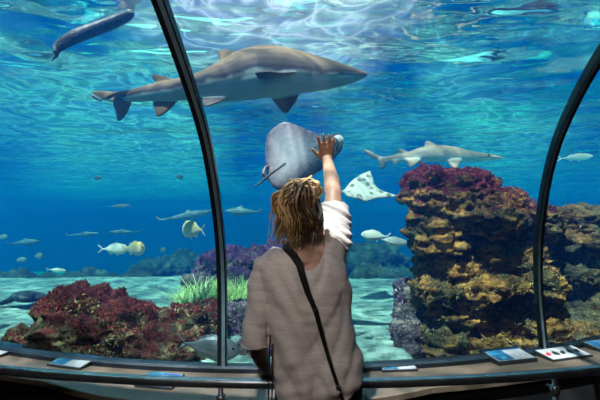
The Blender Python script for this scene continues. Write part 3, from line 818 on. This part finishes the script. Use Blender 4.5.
# ------------------------------------------------------------------ the woman
PX = lambda px: (px-300)*.00393
BX, BY = .03, 1.65
base = Vector((BX, BY, 0))
woman = empty('person', base)
tag(woman, 'woman seen from behind in a beige short-sleeved top, right hand raised flat against the glass', 'person')
n = NT('skin'); cc = n.coord(); f = n.noise(cc, 14, 4)
M_skin = n.pbr(n.ramp(f, [(.3, (.36,.19,.12)), (.7, (.50,.28,.19))]), .5, n.bump(n.noise(cc, 160, 3), .12, .001), sub=.12)
def torso_secs(off):
    # z, centre x, half width, centre y, half depth
    T = [(.83, .070,.158,1.655,.118), (.90, .072,.166,1.655,.122), (.97,.066,.164,1.655,.118), (1.036,.052,.156,1.655,.108), (1.115,.042,.152,1.65,.104), (1.19,.034,.156,1.65,.108),
         (1.27,.022,.168,1.65,.110), (1.33,.010,.170,1.65,.100), (1.365,.006,.140,1.652,.082), (1.395,.000,.098,1.655,.064)]
    return [(z, x, w-off, y, d-off) for z, x, w, y, d in T]
def torso(g, off, n=36, z0=None):
    R = []
    for z, x, w, y, d in spline(torso_secs(off), 4):
        ring = []
        for j in range(n):
            a = 2*PI*j/n; ca, sa = math.cos(a), math.sin(a)
            # squarer than an ellipse, a hollow down the spine
            k = 1/((abs(ca)**2.6+abs(sa)**2.6)**(1/2.6))
            yy = y + sa*k*d
            if sa < -.5: yy += .010*math.exp(-(ca/.16)**2)
            ring.append(Vector((x+ca*k*w, yy, z)))
        R.append(ring)
    g.rings(R, True)
SHL = (-.132, 1.65, 1.320); ELL = (-.166, 1.63, 1.045); WRL = (-.142, 1.835, .868)
SHR = (.120, 1.66, 1.340); ELR = (.143, 1.80, 1.615); WRR = Vector((.131, 2.005, 1.800))
g = MB(); torso(g, .014)
# neck and head
HC = Vector((-.004, 1.68, 1.545))
g.tube([(.004,1.65,1.34), (.002,1.655,1.40), (.004,1.665,1.45), (-.001,1.675,1.50)], [.085,.062,.056,.058], 20)
R = []
for z, w, fr, bk in ((-.118,.022,.060,.0),(-.105,.045,.085,.03),(-.085,.056,.094,.062),(-.055,.064,.096,.084),(-.02,.071,.097,.094),(.015,.076,.098,.098),(.05,.075,.092,.096),(.08,.064,.076,.082),(.10,.044,.050,.058),(.112,.016,.02,.022)):
    R.append([HC + Vector((math.cos(2*PI*j/24)*w, (fr if math.sin(2*PI*j/24) > 0 else bk)*math.sin(2*PI*j/24), z)) for j in range(24)])
g.rings(R, True)
g.tube([HC+Vector((0,.088,.018)), HC+Vector((0,.106,-.018)), HC+Vector((0,.115,-.036)), HC+Vector((0,.095,-.046))], [.008,.010,.013,.009], 10)   # nose
g.ell(HC+Vector((0,.083,-.100)), Vector((.022,0,0)), Vector((0,.018,0)), Vector((0,0,.018)), 12, 8)
for s in (-1, 1):
    g.ell(HC+Vector((s*.080,-.004,-.015)), Vector((.007,.004*s,0)), Vector((0,.017,0)), Vector((0,-.004,.030)), 12, 8)     # ears
    g.ell(HC+Vector((s*.034,.082,.030)), Vector((.022,0,0)), Vector((0,.012,0)), Vector((0,0,.007)), 12, 8)               # brow
    g.ell(HC+Vector((s*.045,.070,-.035)), Vector((.020,0,0)), Vector((0,.018,0)), Vector((0,0,.016)), 12, 8)              # cheek
# arms
def limb(pts, n=16): g.tube([p[:3] for p in pts], [p[3] for p in pts], n)
limb([(.03,1.655,1.31,.06),(.085,1.67,1.375,.062),(.12,1.70,1.44,.050)])
limb([(.08,1.655,1.30,.060),(SHR[0],SHR[1],SHR[2],.056),(.131,1.72,1.47,.047),(.139,1.765,1.555,.041),(ELR[0],ELR[1],ELR[2],.036),(.142,1.86,1.672,.037),(.137,1.925,1.73,.031),(.132,1.98,1.78,.0245),(WRR.x,WRR.y-.004,WRR.z+.008,.024)])
limb([(-.10,1.65,1.30,.058),(*SHL,.052),(-.153,1.642,1.20,.042),(-.162,1.634,1.10,.038),(*ELL,.037),(-.165,1.685,.995,.037),(-.155,1.75,.935,.032),(-.146,1.81,.885,.025),(*WRL,.023)])
# hands
def hand(g, wrist, fwd, palm_n, side, spread, curl, k=1.0, thumb_side=1):
    """fwd: wrist to fingertips, palm_n: out of the palm, side: towards the thumb"""
    fwd = fwd.normalized(); side = side.normalized(); pn = palm_n.normalized()
    def P(f, s_, n_=0): return wrist + (fwd*f + side*s_ + pn*n_)*k
    # palm as a flattened loft
    R = []
    for f_, w, t_ in ((-.01,.024,.019),(.012,.028,.017),(.035,.037,.0145),(.06,.041,.013),(.078,.041,.012),(.088,.036,.009)):
        R.append([P(f_, math.cos(2*PI*j/16)*w, math.sin(2*PI*j/16)*t_) for j in range(16)])
    g.rings(R, True)
    for i, (s0, L) in enumerate(((.030,.070),(.010,.079),(-.011,.074),(-.030,.057))):
        a = spread*(1.1-i*.75); p = P(.074, s0); pts = [P(.05, s0*.8), p]; th = 0
        for q, seg in enumerate((.45, .31, .24)):
            th += curl[q]
            d = (fwd*math.cos(th) + pn*math.sin(th))*math.cos(a) + side*math.sin(a)
            p = p + d*L*seg*k; pts.append(p)
        g.tube(pts, [.0095*k, .0098*k, .0088*k, .0080*k, .0062*k], 10)
    tp = [P(.008, .018), P(.030, .040, .004), P(.052, .062, .006), P(.072, .078, .004)]
    g.tube(tp, [.014*k, .0125*k, .0105*k, .0072*k], 10)
# right hand: palm flat on the leaning glass
hx = .131
gn = lambda z: Vector((0, math.cos(math.asin((z-Z0)/R_G)), math.sin(math.asin((z-Z0)/R_G))))   # outward, into the glass
zz = 1.80; nr = gn(1.86); up = Vector((0, -nr.z, nr.y))
yw = gy(hx, zz) - .020
WH = Vector((hx, yw, zz))
g.tube([(.137,1.925,1.73), (.133,1.985,1.785), WH, WH+up*.02], [.030,.0245,.024,.022], 14)
hand(g, WH, up + Vector((-.06,0,0)), nr, Vector((-1,0,0)) + up*-.06, .17, (.02, .03, .03), .93)
# left hand closed round the rail
rl = Vector((-.130, yrail(-.13), .80))
wl = Vector(WRL)
hand(g, wl, Vector((.02, .62, -.52)), Vector((0,-.55,-.8)), Vector((1,.1,.1)), .06, (.75, .85, .7), .86)
zb = base
me = remesh(g, .0045, 'body', zb, 4)
body = link('body', me, M_skin, woman)

# eyes and lips
for s in (-1, 1):
    g = MB(); g.ell(HC+Vector((s*.033,.086,.008)), Vector((.012,0,0)), Vector((0,.010,0)), Vector((0,0,.008)), 14, 10)
    e = build(g, 'eye', plain('eye_white', (.8,.8,.78), .2, 0, 5, 0, 0) if s < 0 else bpy.data.materials['eye_white'], woman)
    g = MB(); g.ell(HC+Vector((s*.033,.0945,.008)), Vector((.005,0,0)), Vector((0,.003,0)), Vector((0,0,.005)), 12, 8)
    build(g, 'iris', M_eye, e)
g = MB(); g.tube([HC+Vector((x, .094-.25*abs(x)**1.2*3, -.068+dz)) for x, dz in ((-.022,0),(-.010,.002),(0,.001),(.010,.002),(.022,0))], [.002,.005,.0055,.005,.002], 8)
build(g, 'lips', plain('lips', (.42,.14,.12), .45, 0, 5, 0, 0), woman)

# ---- top
n = NT('beige_jersey'); cc = n.coord('Object', (1, 1, 1)); f = n.noise(n.coord('Object', (8, 8, 60)), 3, 5, .8); f2 = n.noise(cc, 260, 2); f3 = n.noise(cc, 5, 4)
col = n.mix(n.ramp(f, [(.42, (0,0,0)), (.62, (1,1,1))]), (.58,.52,.49), (.70,.64,.60))
col = n.mix(.25, col, n.ramp(f3, [(.35, (.6,.55,.52)), (.65, (1,1,1))]), 'MULTIPLY')
M_shirt = n.pbr(col, .9, n.bump(n.math('ADD', f2, f), .35, .002), spec=.15, sheen=.2)
g = MB(); torso(g, -.008)
g.tube([(-.07,1.65,1.315),(-.130,1.65,1.312),(-.152,1.643,1.24),(-.163,1.638,1.15),(-.170,1.634,1.06),(-.171,1.634,1.025)], [.068,.064,.056,.052,.050,.051], 20)
g.tube([(.05,1.655,1.30),(.118,1.66,1.325),(.128,1.70,1.42),(.136,1.735,1.49),(.142,1.765,1.545),(.143,1.775,1.562)], [.072,.074,.070,.061,.054,.054], 20)
g.tube([(.06,1.65,1.20),(.105,1.655,1.28),(.135,1.69,1.36)], [.075,.078,.066], 16)
g.tube([(.04,1.655,1.32),(.095,1.67,1.385),(.128,1.70,1.455)], [.07,.072,.060], 16)
me = remesh(g, .0062, 'top', zb, 8)
# openings: neckline, cuffs, hem
bm = bmesh.new(); bm.from_mesh(me)
bmesh.ops.subdivide_edges(bm, edges=[], cuts=1)
dead = []
for f_ in bm.faces:
    w = f_.calc_center_median() + zb
    sl = (Vector(w) - Vector((-.185,1.634,1.025)));
    cut = w.z < .835 + .9*max(0, w.x-.15)
    cut |= (w.z < 1.030 and w.x < -.118 and (w-Vector((-.171,1.634,1.0))).length < .075)
    cu = Vector((.148,1.775,1.562)); ax = Vector((.02,.42,.80)).normalized()
    cut |= ((w-cu).dot(ax) > -.012 and (w-cu).length < .09)
    # scooped neckline, dipping at the nape towards the right
    r_ = math.hypot((w.x-.030)/.068, (w.y-1.655)/.13)
    dip = 1.385 - (.062 if w.y < 1.65 else .07)*math.exp(-((w.x-.035)/.05)**2)
    cut |= (r_ < 1.0 and w.z > dip)
    if cut: dead.append(f_)
bmesh.ops.delete(bm, geom=dead, context='FACES')
bm.to_mesh(me); bm.free()
def folds(c, m):
    w = c + zb; d = 0
    d += .010*noise.noise(Vector((w.x*9, w.y*5, w.z*4)))
    # pull lines from the raised arm down the back
    u = (w.x*.86 + w.z*.50); v = (-w.x*.5+w.z*.86)
    d += .014*noise.noise(Vector((u*20, v*3, 2)))*sm(1.5, 1.0, w.z)+.003
    d -= .009*sm(0, .35, .35-abs(noise.noise(Vector((u*13, v*1.6, 8)))))*sm(1.42, 1.2, w.z)
    d -= .007*sm(0, .35, .35-abs(noise.noise(Vector((w.x*10-w.z*3, w.y*4, w.z*3)))))
    u2 = (w.x*-.35+w.z*.93)
    d += .017*noise.noise(Vector((u2*22, (w.x+w.z)*4, 7)))*sm(.8, 1.1, 1.95-w.z)*sm(1.15, .92, w.z)*1.2
    d += .010*noise.noise(Vector((w.z*34, w.x*8, 4)))*(.6 if w.x < -.12 else .3)*sm(1.03, 1.09, w.z)
    d += .020*abs(noise.noise(Vector((w.z*40+w.x*25, w.y*8, 11))))*sm(1.30, 1.42, w.z)
    d += .010*sm(.93, .84, w.z)*noise.noise(Vector((w.x*18, w.y*18, 0)))
    return c + m*d*(.5 if w.x < -.125 and w.z < 1.3 else 1)
displace(me, folds)
top = link('top', me, M_shirt, woman)
m = top.modifiers.new('thick', 'SOLIDIFY'); m.thickness = .003; m.offset = 1
# hems: rolled cuffs
g = MB()
cu = Vector((.1425,1.768,1.548)); ax = Vector((.02,.42,.80)).normalized(); u = ax.cross(Vector((1,0,0))).normalized(); v = ax.cross(u)
for k, rr in ((0,.0575),(.013,.0575),):
    g.tube([cu+ax*(k-.006+.002*math.sin(i*1.7))+(u*math.cos(2*PI*i/24)+v*math.sin(2*PI*i/24))*(rr+.0015*math.sin(i*2.3)) for i in range(25)], .0065, 8)
build(g, 'rolled_cuff', M_shirt, woman)
g = MB(); cu = Vector((-.171,1.634,1.030))
g.tube([cu+Vector((math.cos(2*PI*i/24)*.0525, math.sin(2*PI*i/24)*.0515, .002*math.sin(i))) for i in range(25)], .0035, 8)
build(g, 'sleeve_hem', M_shirt, woman)

# ---- trousers and shoes
M_pants = plain('black_denim', (.010,.011,.014), .85, 0, 150, .4, .3)
g = MB(); R = []
for z, w, d in ((.98,.135,.095),(.93,.158,.105),(.86,.170,.112),(.78,.170,.112),(.72,.150,.105)):
    R.append([Vector((.072+math.cos(2*PI*j/28)*w, 1.66+math.sin(2*PI*j/28)*d, z)) for j in range(28)])
g.rings(R, True)
for s in (-1, 1):
    x = .06+s*.085
    g.tube([(x,1.66,.80),(x+s*.003,1.66,.70),(x+s*.008,1.665,.52),(x+s*.010,1.655,.46),(x+s*.012,1.645,.30),(x+s*.014,1.65,.09)], [.088,.082,.060,.056,.052,.043], 20)
me = remesh(g, .009, 'trousers', zb, 5); link('trousers', me, M_pants, woman)
M_shoe = plain('white_shoe', (.45,.44,.42), .6); M_sole = plain('shoe_sole', (.7,.7,.68), .7)
for s in (-1, 1):
    x = .06+s*.10; g = MB()
    g.tube([(x,1.60,.05),(x,1.64,.06),(x,1.70,.050),(x+s*.006,1.77,.038),(x+s*.008,1.81,.030)], [.030,.040,.040,.036,.018], 14, flat=.9)
    g.tube([(x,1.645,.05),(x,1.645,.11)], [.042,.045], 14)
    me = remesh(g, .006, 'shoe', zb, 3); sh = link('shoe', me, M_shoe, woman)
    g = MB(); g.tube([(x,1.565,.012),(x,1.60,.012),(x,1.70,.012),(x+s*.006,1.77,.012),(x+s*.01,1.835,.012)], [.02,.036,.040,.040,.018], 16, flat=.3)
    build(g, 'sole', M_sole, sh)

# ---- hair: a messy knot with a loose tail swinging to the left
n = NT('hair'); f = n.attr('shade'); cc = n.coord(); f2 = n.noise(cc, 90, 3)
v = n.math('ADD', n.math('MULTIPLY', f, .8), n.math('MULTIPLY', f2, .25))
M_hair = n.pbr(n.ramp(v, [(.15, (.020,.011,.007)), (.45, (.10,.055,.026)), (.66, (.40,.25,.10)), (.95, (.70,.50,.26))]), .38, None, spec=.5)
rnd = random.Random(11); g = MB()
g2 = MB()
SK = (.084, .106, .118)
def skull(th, ph, k=1.0):   # th from the top, ph round the head, 0 = back
    return HC + Vector((math.sin(th)*math.sin(ph)*SK[0]*k, -math.sin(th)*math.cos(ph)*SK[1]*k, math.cos(th)*SK[2]*k))
KN = HC + Vector((.004, -.100, .075))
def lock(pts, r, sh, n=6):
    P = spline([tuple(p) for p in pts], 4); m = len(P)
    rad = [r*(.55+.45*math.sin(PI*min(1, i/(m-1)*1.0+.15)))*(1-.75*sm(.6, 1, i/(m-1))) for i in range(m)]
    g.tube(P, rad, n, sh)
# cap under the locks
R = []
for i in range(13):
    th = .06+i*.155; row = []
    for j in range(32):
        ph = 2*PI*j/32; front = max(0, -math.cos(ph)); t2 = th*(1-.42*front); row.append(skull(t2, ph, 1.015))
    R.append(row)
g.rings(R[::-1], True, .12)
# combed back locks from the hairline to the knot
for i in range(330):
    ph = rnd.uniform(-PI, PI); front = max(0, -math.cos(ph)); th = (2.0-.95*front)*rnd.uniform(.55, 1.0)
    a = skull(th, ph, 1.0); pts = [a]
    for t in (.33, .66):
        q = a.lerp(KN, t); d = (q-HC); s_ = math.sqrt((d.x/SK[0])**2+(d.y/SK[1])**2+(d.z/SK[2])**2)
        pts.append(HC + d/s_*rnd.uniform(1.0, 1.08))
    pts.append(KN + Vector((rnd.gauss(0,.012), .005, rnd.gauss(0,.012))))
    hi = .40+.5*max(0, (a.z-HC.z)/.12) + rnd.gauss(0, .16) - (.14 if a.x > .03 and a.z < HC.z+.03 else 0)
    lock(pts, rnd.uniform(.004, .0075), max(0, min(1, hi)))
# twisted knot
for i in range(60):
    a0 = rnd.uniform(0, 2*PI); da = rnd.uniform(1.5, 3.6)*rnd.choice((1, 1, -1)); r0 = rnd.uniform(.016, .046); cen = KN + Vector((.020, -.022, -.004)); tilt = rnd.gauss(0, .3)
    pts = []
    for k in range(6):
        a = a0+da*k/5; rr = r0*(1+.25*math.sin(k*1.3+i))
        pts.append(cen + Vector((math.cos(a)*rr*1.20, -rnd.uniform(.0, .02)+math.sin(a+tilt)*.012, math.sin(a)*rr*.85)))
    lock(pts, rnd.uniform(.003, .0065), max(0, min(1, rnd.gauss(.72, .2))))
# the loose tail
for i in range(420):
    s0 = rnd.random()
    ex = lerp(-.100, .074, rnd.random()**.9)
    ez = 1.43 + .045*((ex-.0)/.1)**2*(0 if ex < 0 else 1) + rnd.gauss(0, .020) + (.01 if ex < -.06 else 0)
    if ex > .02: ez += .03
    ey = BY + lerp(-.105, -.06, rnd.random())
    st = KN + Vector((rnd.gauss(-.004,.022), rnd.gauss(-.008,.008), rnd.gauss(.0,.014)))
    mid = Vector((lerp(st.x, ex, .45)-.014+rnd.gauss(0,.008)+(-.020 if ex < -.03 else 0), BY-.112+rnd.gauss(0,.014), 1.575+rnd.gauss(0,.012)))
    m2 = Vector((lerp(st.x, ex, .8)+rnd.gauss(0,.007), BY-.108+rnd.gauss(0,.012), 1.495+rnd.gauss(0,.01)))
    tip = Vector((ex+rnd.gauss(0,.006), ey, ez))
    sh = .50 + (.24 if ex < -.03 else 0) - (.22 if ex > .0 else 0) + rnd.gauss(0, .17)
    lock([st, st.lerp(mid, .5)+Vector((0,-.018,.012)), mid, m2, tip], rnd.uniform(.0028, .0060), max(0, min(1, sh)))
# a few stray hairs
for i in range(12):
    ex = rnd.choice((rnd.uniform(-.135,-.08), rnd.uniform(-.11,.06))); st = KN + Vector((rnd.gauss(0,.03), -.01, rnd.gauss(0,.02)))
    lock([st, Vector((lerp(st.x, ex, .6)-.02, BY-.11, 1.56)), Vector((ex, BY-.10, 1.46)), Vector((ex-.012+rnd.gauss(0,.01), BY-.09, 1.40+rnd.gauss(0,.02)))], .0018, rnd.uniform(.7, .95), 5)
for i in range(22):
    a = rnd.uniform(-1, 1); st = skull(.5, a, 1.05)
    lock([st, st+Vector((rnd.gauss(0,.01), -.01, .014)), KN+Vector((rnd.gauss(0,.03), 0, .026))], .0013, .8, 5)
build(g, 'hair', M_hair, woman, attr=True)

# ---- crossbody bag: strap over the left shoulder to the right hip
bpy.context.view_layer.update()
dg = bpy.context.evaluated_depsgraph_get()
bvh = BVHTree.FromObject(top, dg); bvb = BVHTree.FromObject(body, dg)
M_strap = plain('black_strap', (.006,.006,.008), .45, 0, 40, .2, .1); M_buck = plain('dull_steel', (.3,.3,.3), .3, .9, 20, .1, .02)
cpos = Vector((0,0,CAMZ))
back = []
for px, py, w in ((287,250,.031),(293,256,.031),(299,265,.029),(304,278,.026),(309,293,.023),(315,311,.019),(321,330,.016),(327,350,.014),(333,370,.013),(338,386,.013),(342,398,.013)):
    d = ray(px, py).normalized(); h, nn_, i_, dist = bvh.ray_cast(cpos-base, d)
    if not h: h, nn_, i_, dist = bvb.ray_cast(cpos-base, d)
    if h: back.append((h+base, nn_, w))
frnt = []
for x, z in ((-.06,1.36),(-.03,1.32),(.01,1.24),(.05,1.14),(.10,1.03),(.15,.94),(.19,.87)):
    h, nn_, i_, dist = bvh.ray_cast(Vector((x, 3, z))-base, Vector((0,-1,0)))
    if h: frnt.append((h+base, nn_, .014 if z < 1.3 else .028))
path = [(p, w, nn_) for p, nn_, w in frnt[::-1]]
path += [(Vector((-.062,1.69,1.408)), .03, Vector((0,.4,1))), (Vector((-.060,1.655,1.418)), .031, Vector((0,0,1))), (Vector((-.056,1.615,1.408)), .031, Vector((0,-.5,1)))]
path += [(p, w, nn_) for p, nn_, w in back]
BAGC = Vector((.235, 1.70, .70))
path += [(Vector((.215, 1.60, .78)), .013, Vector((.3,-1,0)))]
path = [(Vector((.225, 1.80, .79)), .013, Vector((.3,1,0)))] + path
g = MB(); R = []
for i, (p, w, nn_) in enumerate(path):
    t = (path[min(i+1, len(path)-1)][0]-path[max(0, i-1)][0]).normalized(); nn_ = Vector(nn_).normalized(); s_ = t.cross(nn_).normalized(); nn_ = s_.cross(t).normalized()
    if nn_.dot(Vector(path[i][2])) < 0: nn_ = -nn_
    q = p + nn_*.007
    R.append([q+s_*w/2+nn_*.002, q-s_*w/2+nn_*.002, q-s_*w/2-nn_*.002, q+s_*w/2-nn_*.002])
bag = empty('shoulder_bag', BAGC); tag(bag, 'black shoulder bag whose strap runs across the woman\'s back to her right hip', 'bag')
g.rings(R, True); build(g, 'strap', M_strap, bag, smooth=False)
g = MB(); g.box(BAGC, .075, .23, .17); bb = build(g, 'bag_body', M_strap, bag, smooth=False); bevel(bb, .018, 3)
g = MB(); g.box(BAGC+Vector((.042,0,.035)), .008, .225, .10); fl = build(g, 'flap', M_strap, bag, smooth=False); bevel(fl, .003)
bk_ = back[-2][0]
g = MB(); g.box(bk_+Vector((0,-.010,0)), .017, .006, .012, 0); bu = build(g, 'buckle', M_buck, bag, smooth=False); bevel(bu, .0015)
# two thin cords hanging beside her left side
M_cord = plain('black_cord', (.006,.006,.007), .6)
cord = empty('hanging_cord', (PX(272), 1.62, .74)); tag(cord, 'pair of thin black cords with a toggle hanging beside the woman\'s left side', 'cord')
for dx, zt in ((0, 1.16), (.010, 1.06)):
    g = MB(); x = PX(271)+dx
    g.tube([(x+.004, 1.635, zt), (x, 1.60, 1.02), (x-.002+dx*.4, 1.585, .90), (x-.004, 1.585, .74)], .0028, 8)
    build(g, 'strand', M_cord, cord)
g = MB(); g.tube([(PX(272), 1.585, .955), (PX(272), 1.585, .925)], .006, 10); build(g, 'toggle', M_cord, cord)

# ------------------------------------------------------------------ info plates on the ledge
n = NT('sign_picture'); cc = n.coord('Object'); f = n.noise(cc, 25, 3)
M_pic = n.pbr(n.ramp(f, [(.35, (.01,.05,.14)), (.6, (.02,.16,.26)), (.75, (.10,.40,.45))]), .3)
n = NT('sign_text'); cc = n.coord('Object'); wv = n.n('ShaderNodeTexWave', bands_direction='Y', ins={'Vector': cc, 'Scale': 28.0}).outputs[0]
nf = n.noise(cc, 90, 2)
M_txt = n.pbr(n.mix(n.math('MULTIPLY', n.ramp(wv, [(.55,(0,0,0)),(.7,(1,1,1))]), n.ramp(nf, [(.4,(0,0,0)),(.5,(1,1,1))])), (.36,.38,.38), (.14,.16,.19)), .35)
M_plate = plain('sign_plate_dark', (.02,.025,.03), .35); M_white = plain('sign_white', (.42,.43,.43), .35, 0, 20, .05, 0); M_redp = plain('sign_red_print', (.5,.03,.03), .4); M_blk = plain('sign_black_print', (.01,.01,.012), .4); M_bluep = plain('sign_blue_band', (.02,.09,.25), .35)
def quad_on(name, c, ux, uy, w, h, z0, z1, mat, parent, ox=0, oy=0):
    g = MB(); o = c + ux*ox + uy*oy
    vs = []
    for z in (z0, z1):
        for a, b in ((-1,-1),(1,-1),(1,1),(-1,1)): vs.append(o+ux*a*w/2+uy*b*h/2+Vector((0,0,z)))
    g.add(vs, [[0,3,2,1],[4,5,6,7],[0,1,5,4],[1,2,6,5],[2,3,7,6],[3,0,4,7]])
    return build(g, name, mat, parent, smooth=False)
TL = math.radians(8)
def wedge(c, ux, uy, w, h, th, mat, parent):
    g = MB(); vs = []
    for lo in (1, 0):
        for a, b in ((-1,-1),(1,-1),(1,1),(-1,1)):
            p = c+ux*a*w/2+uy*b*h/2+Vector((0,0,th))
            if lo: p.z = LEDGE+.001
            vs.append(p)
    g.add(vs, [[0,3,2,1],[4,5,6,7],[0,1,5,4],[1,2,6,5],[2,3,7,6],[3,0,4,7]]); return build(g, 'plate', mat, parent, smooth=False)
def sign(pts, label, kind='pic', flip=False, th=.012):
    """pts: centre px, py and width / depth in metres, turn"""
    px, py, w, h, rot = pts
    c = on_z(px, py, LEDGE); ux = Vector((math.cos(rot), math.sin(rot), 0)); uy = Vector((-ux.y, ux.x, 0))
    e = empty('info_plate', c); tag(e, label, 'sign', 'information plates on the ledge')
    w *= 1.15; h *= 1.25
    c = c + Vector((0,0,.5*h*math.sin(TL))); uy = uy*math.cos(TL)+Vector((0,0,math.sin(TL)))
    wedge(c, ux, uy, w, h, th, M_plate, e)
    if kind == 'pic':
        quad_on('text_panel', c, ux, uy, w*.94, h*.90, th, th+.001, M_txt, e)
        quad_on('picture_panel', c, ux, uy, w*.40, h*.86, th+.001, th+.002, M_pic, e, (-w*.25 if not flip else w*.25), 0)
        quad_on('title_band', c, ux, uy, w*.50, h*.14, th+.001, th+.002, M_bluep, e, (w*.2 if not flip else -w*.2), h*.34)
    elif kind == 'icons':
        quad_on('text_panel', c, ux, uy, w*.95, h*.90, th, th+.001, M_white, e)
        g = MB()
        for i in range(5):
            # little fish shaped marks in a row
            o = c + ux*(w*(-.36+i*.18)); z = th+.0012
            def pt(a, b): return o+ux*a*w*.075+uy*b*h*.28+Vector((0,0,z))
            body = [pt(math.cos(k*PI/5)*.8, math.sin(k*PI/5)*(.7 if i % 2 else .5)+(.3*math.cos(k*PI/5) if i != 1 else 0)) for k in range(10)]
            tail = [pt(-.7, -.2), pt(-1.1, .5), pt(-1.1, -.8)]
            if i == 0:
                gr = MB(); gr.add(body, [list(range(10))]); gr.add(tail, [[0,1,2]]); build(gr, 'red_mark', M_redp, e, smooth=False)
            else: g.add(body, [list(range(10))]); g.add(tail, [[0,1,2]])
        build(g, 'printed_marks', M_blk, e, smooth=False)
    return e
sign((0, 352, .20, .13, -.42), 'information plate cut by the left edge on the tan ledge')
sign((74, 364, .20, .12, -.30), 'blue and white information plate on the left part of the ledge', flip=False)
sign((160, 383.5, .17, .11, -.20), 'dark-rimmed plate on the ledge, seen below the rail left of the woman', kind='pic')
sign((397, 368.5, .17, .09, .10), 'information plate with blue picture just right of the woman')
sign((508, 359.5, .23, .13, .27), 'thicker blue and white information plate left of the right rib', th=.022)
sign((563, 356, .27, .11, .32), 'long white plate with a row of red and black fish marks', kind='icons')
sign((606, 349, .18, .13, .36), 'information plate cut by the right edge on the ledge')
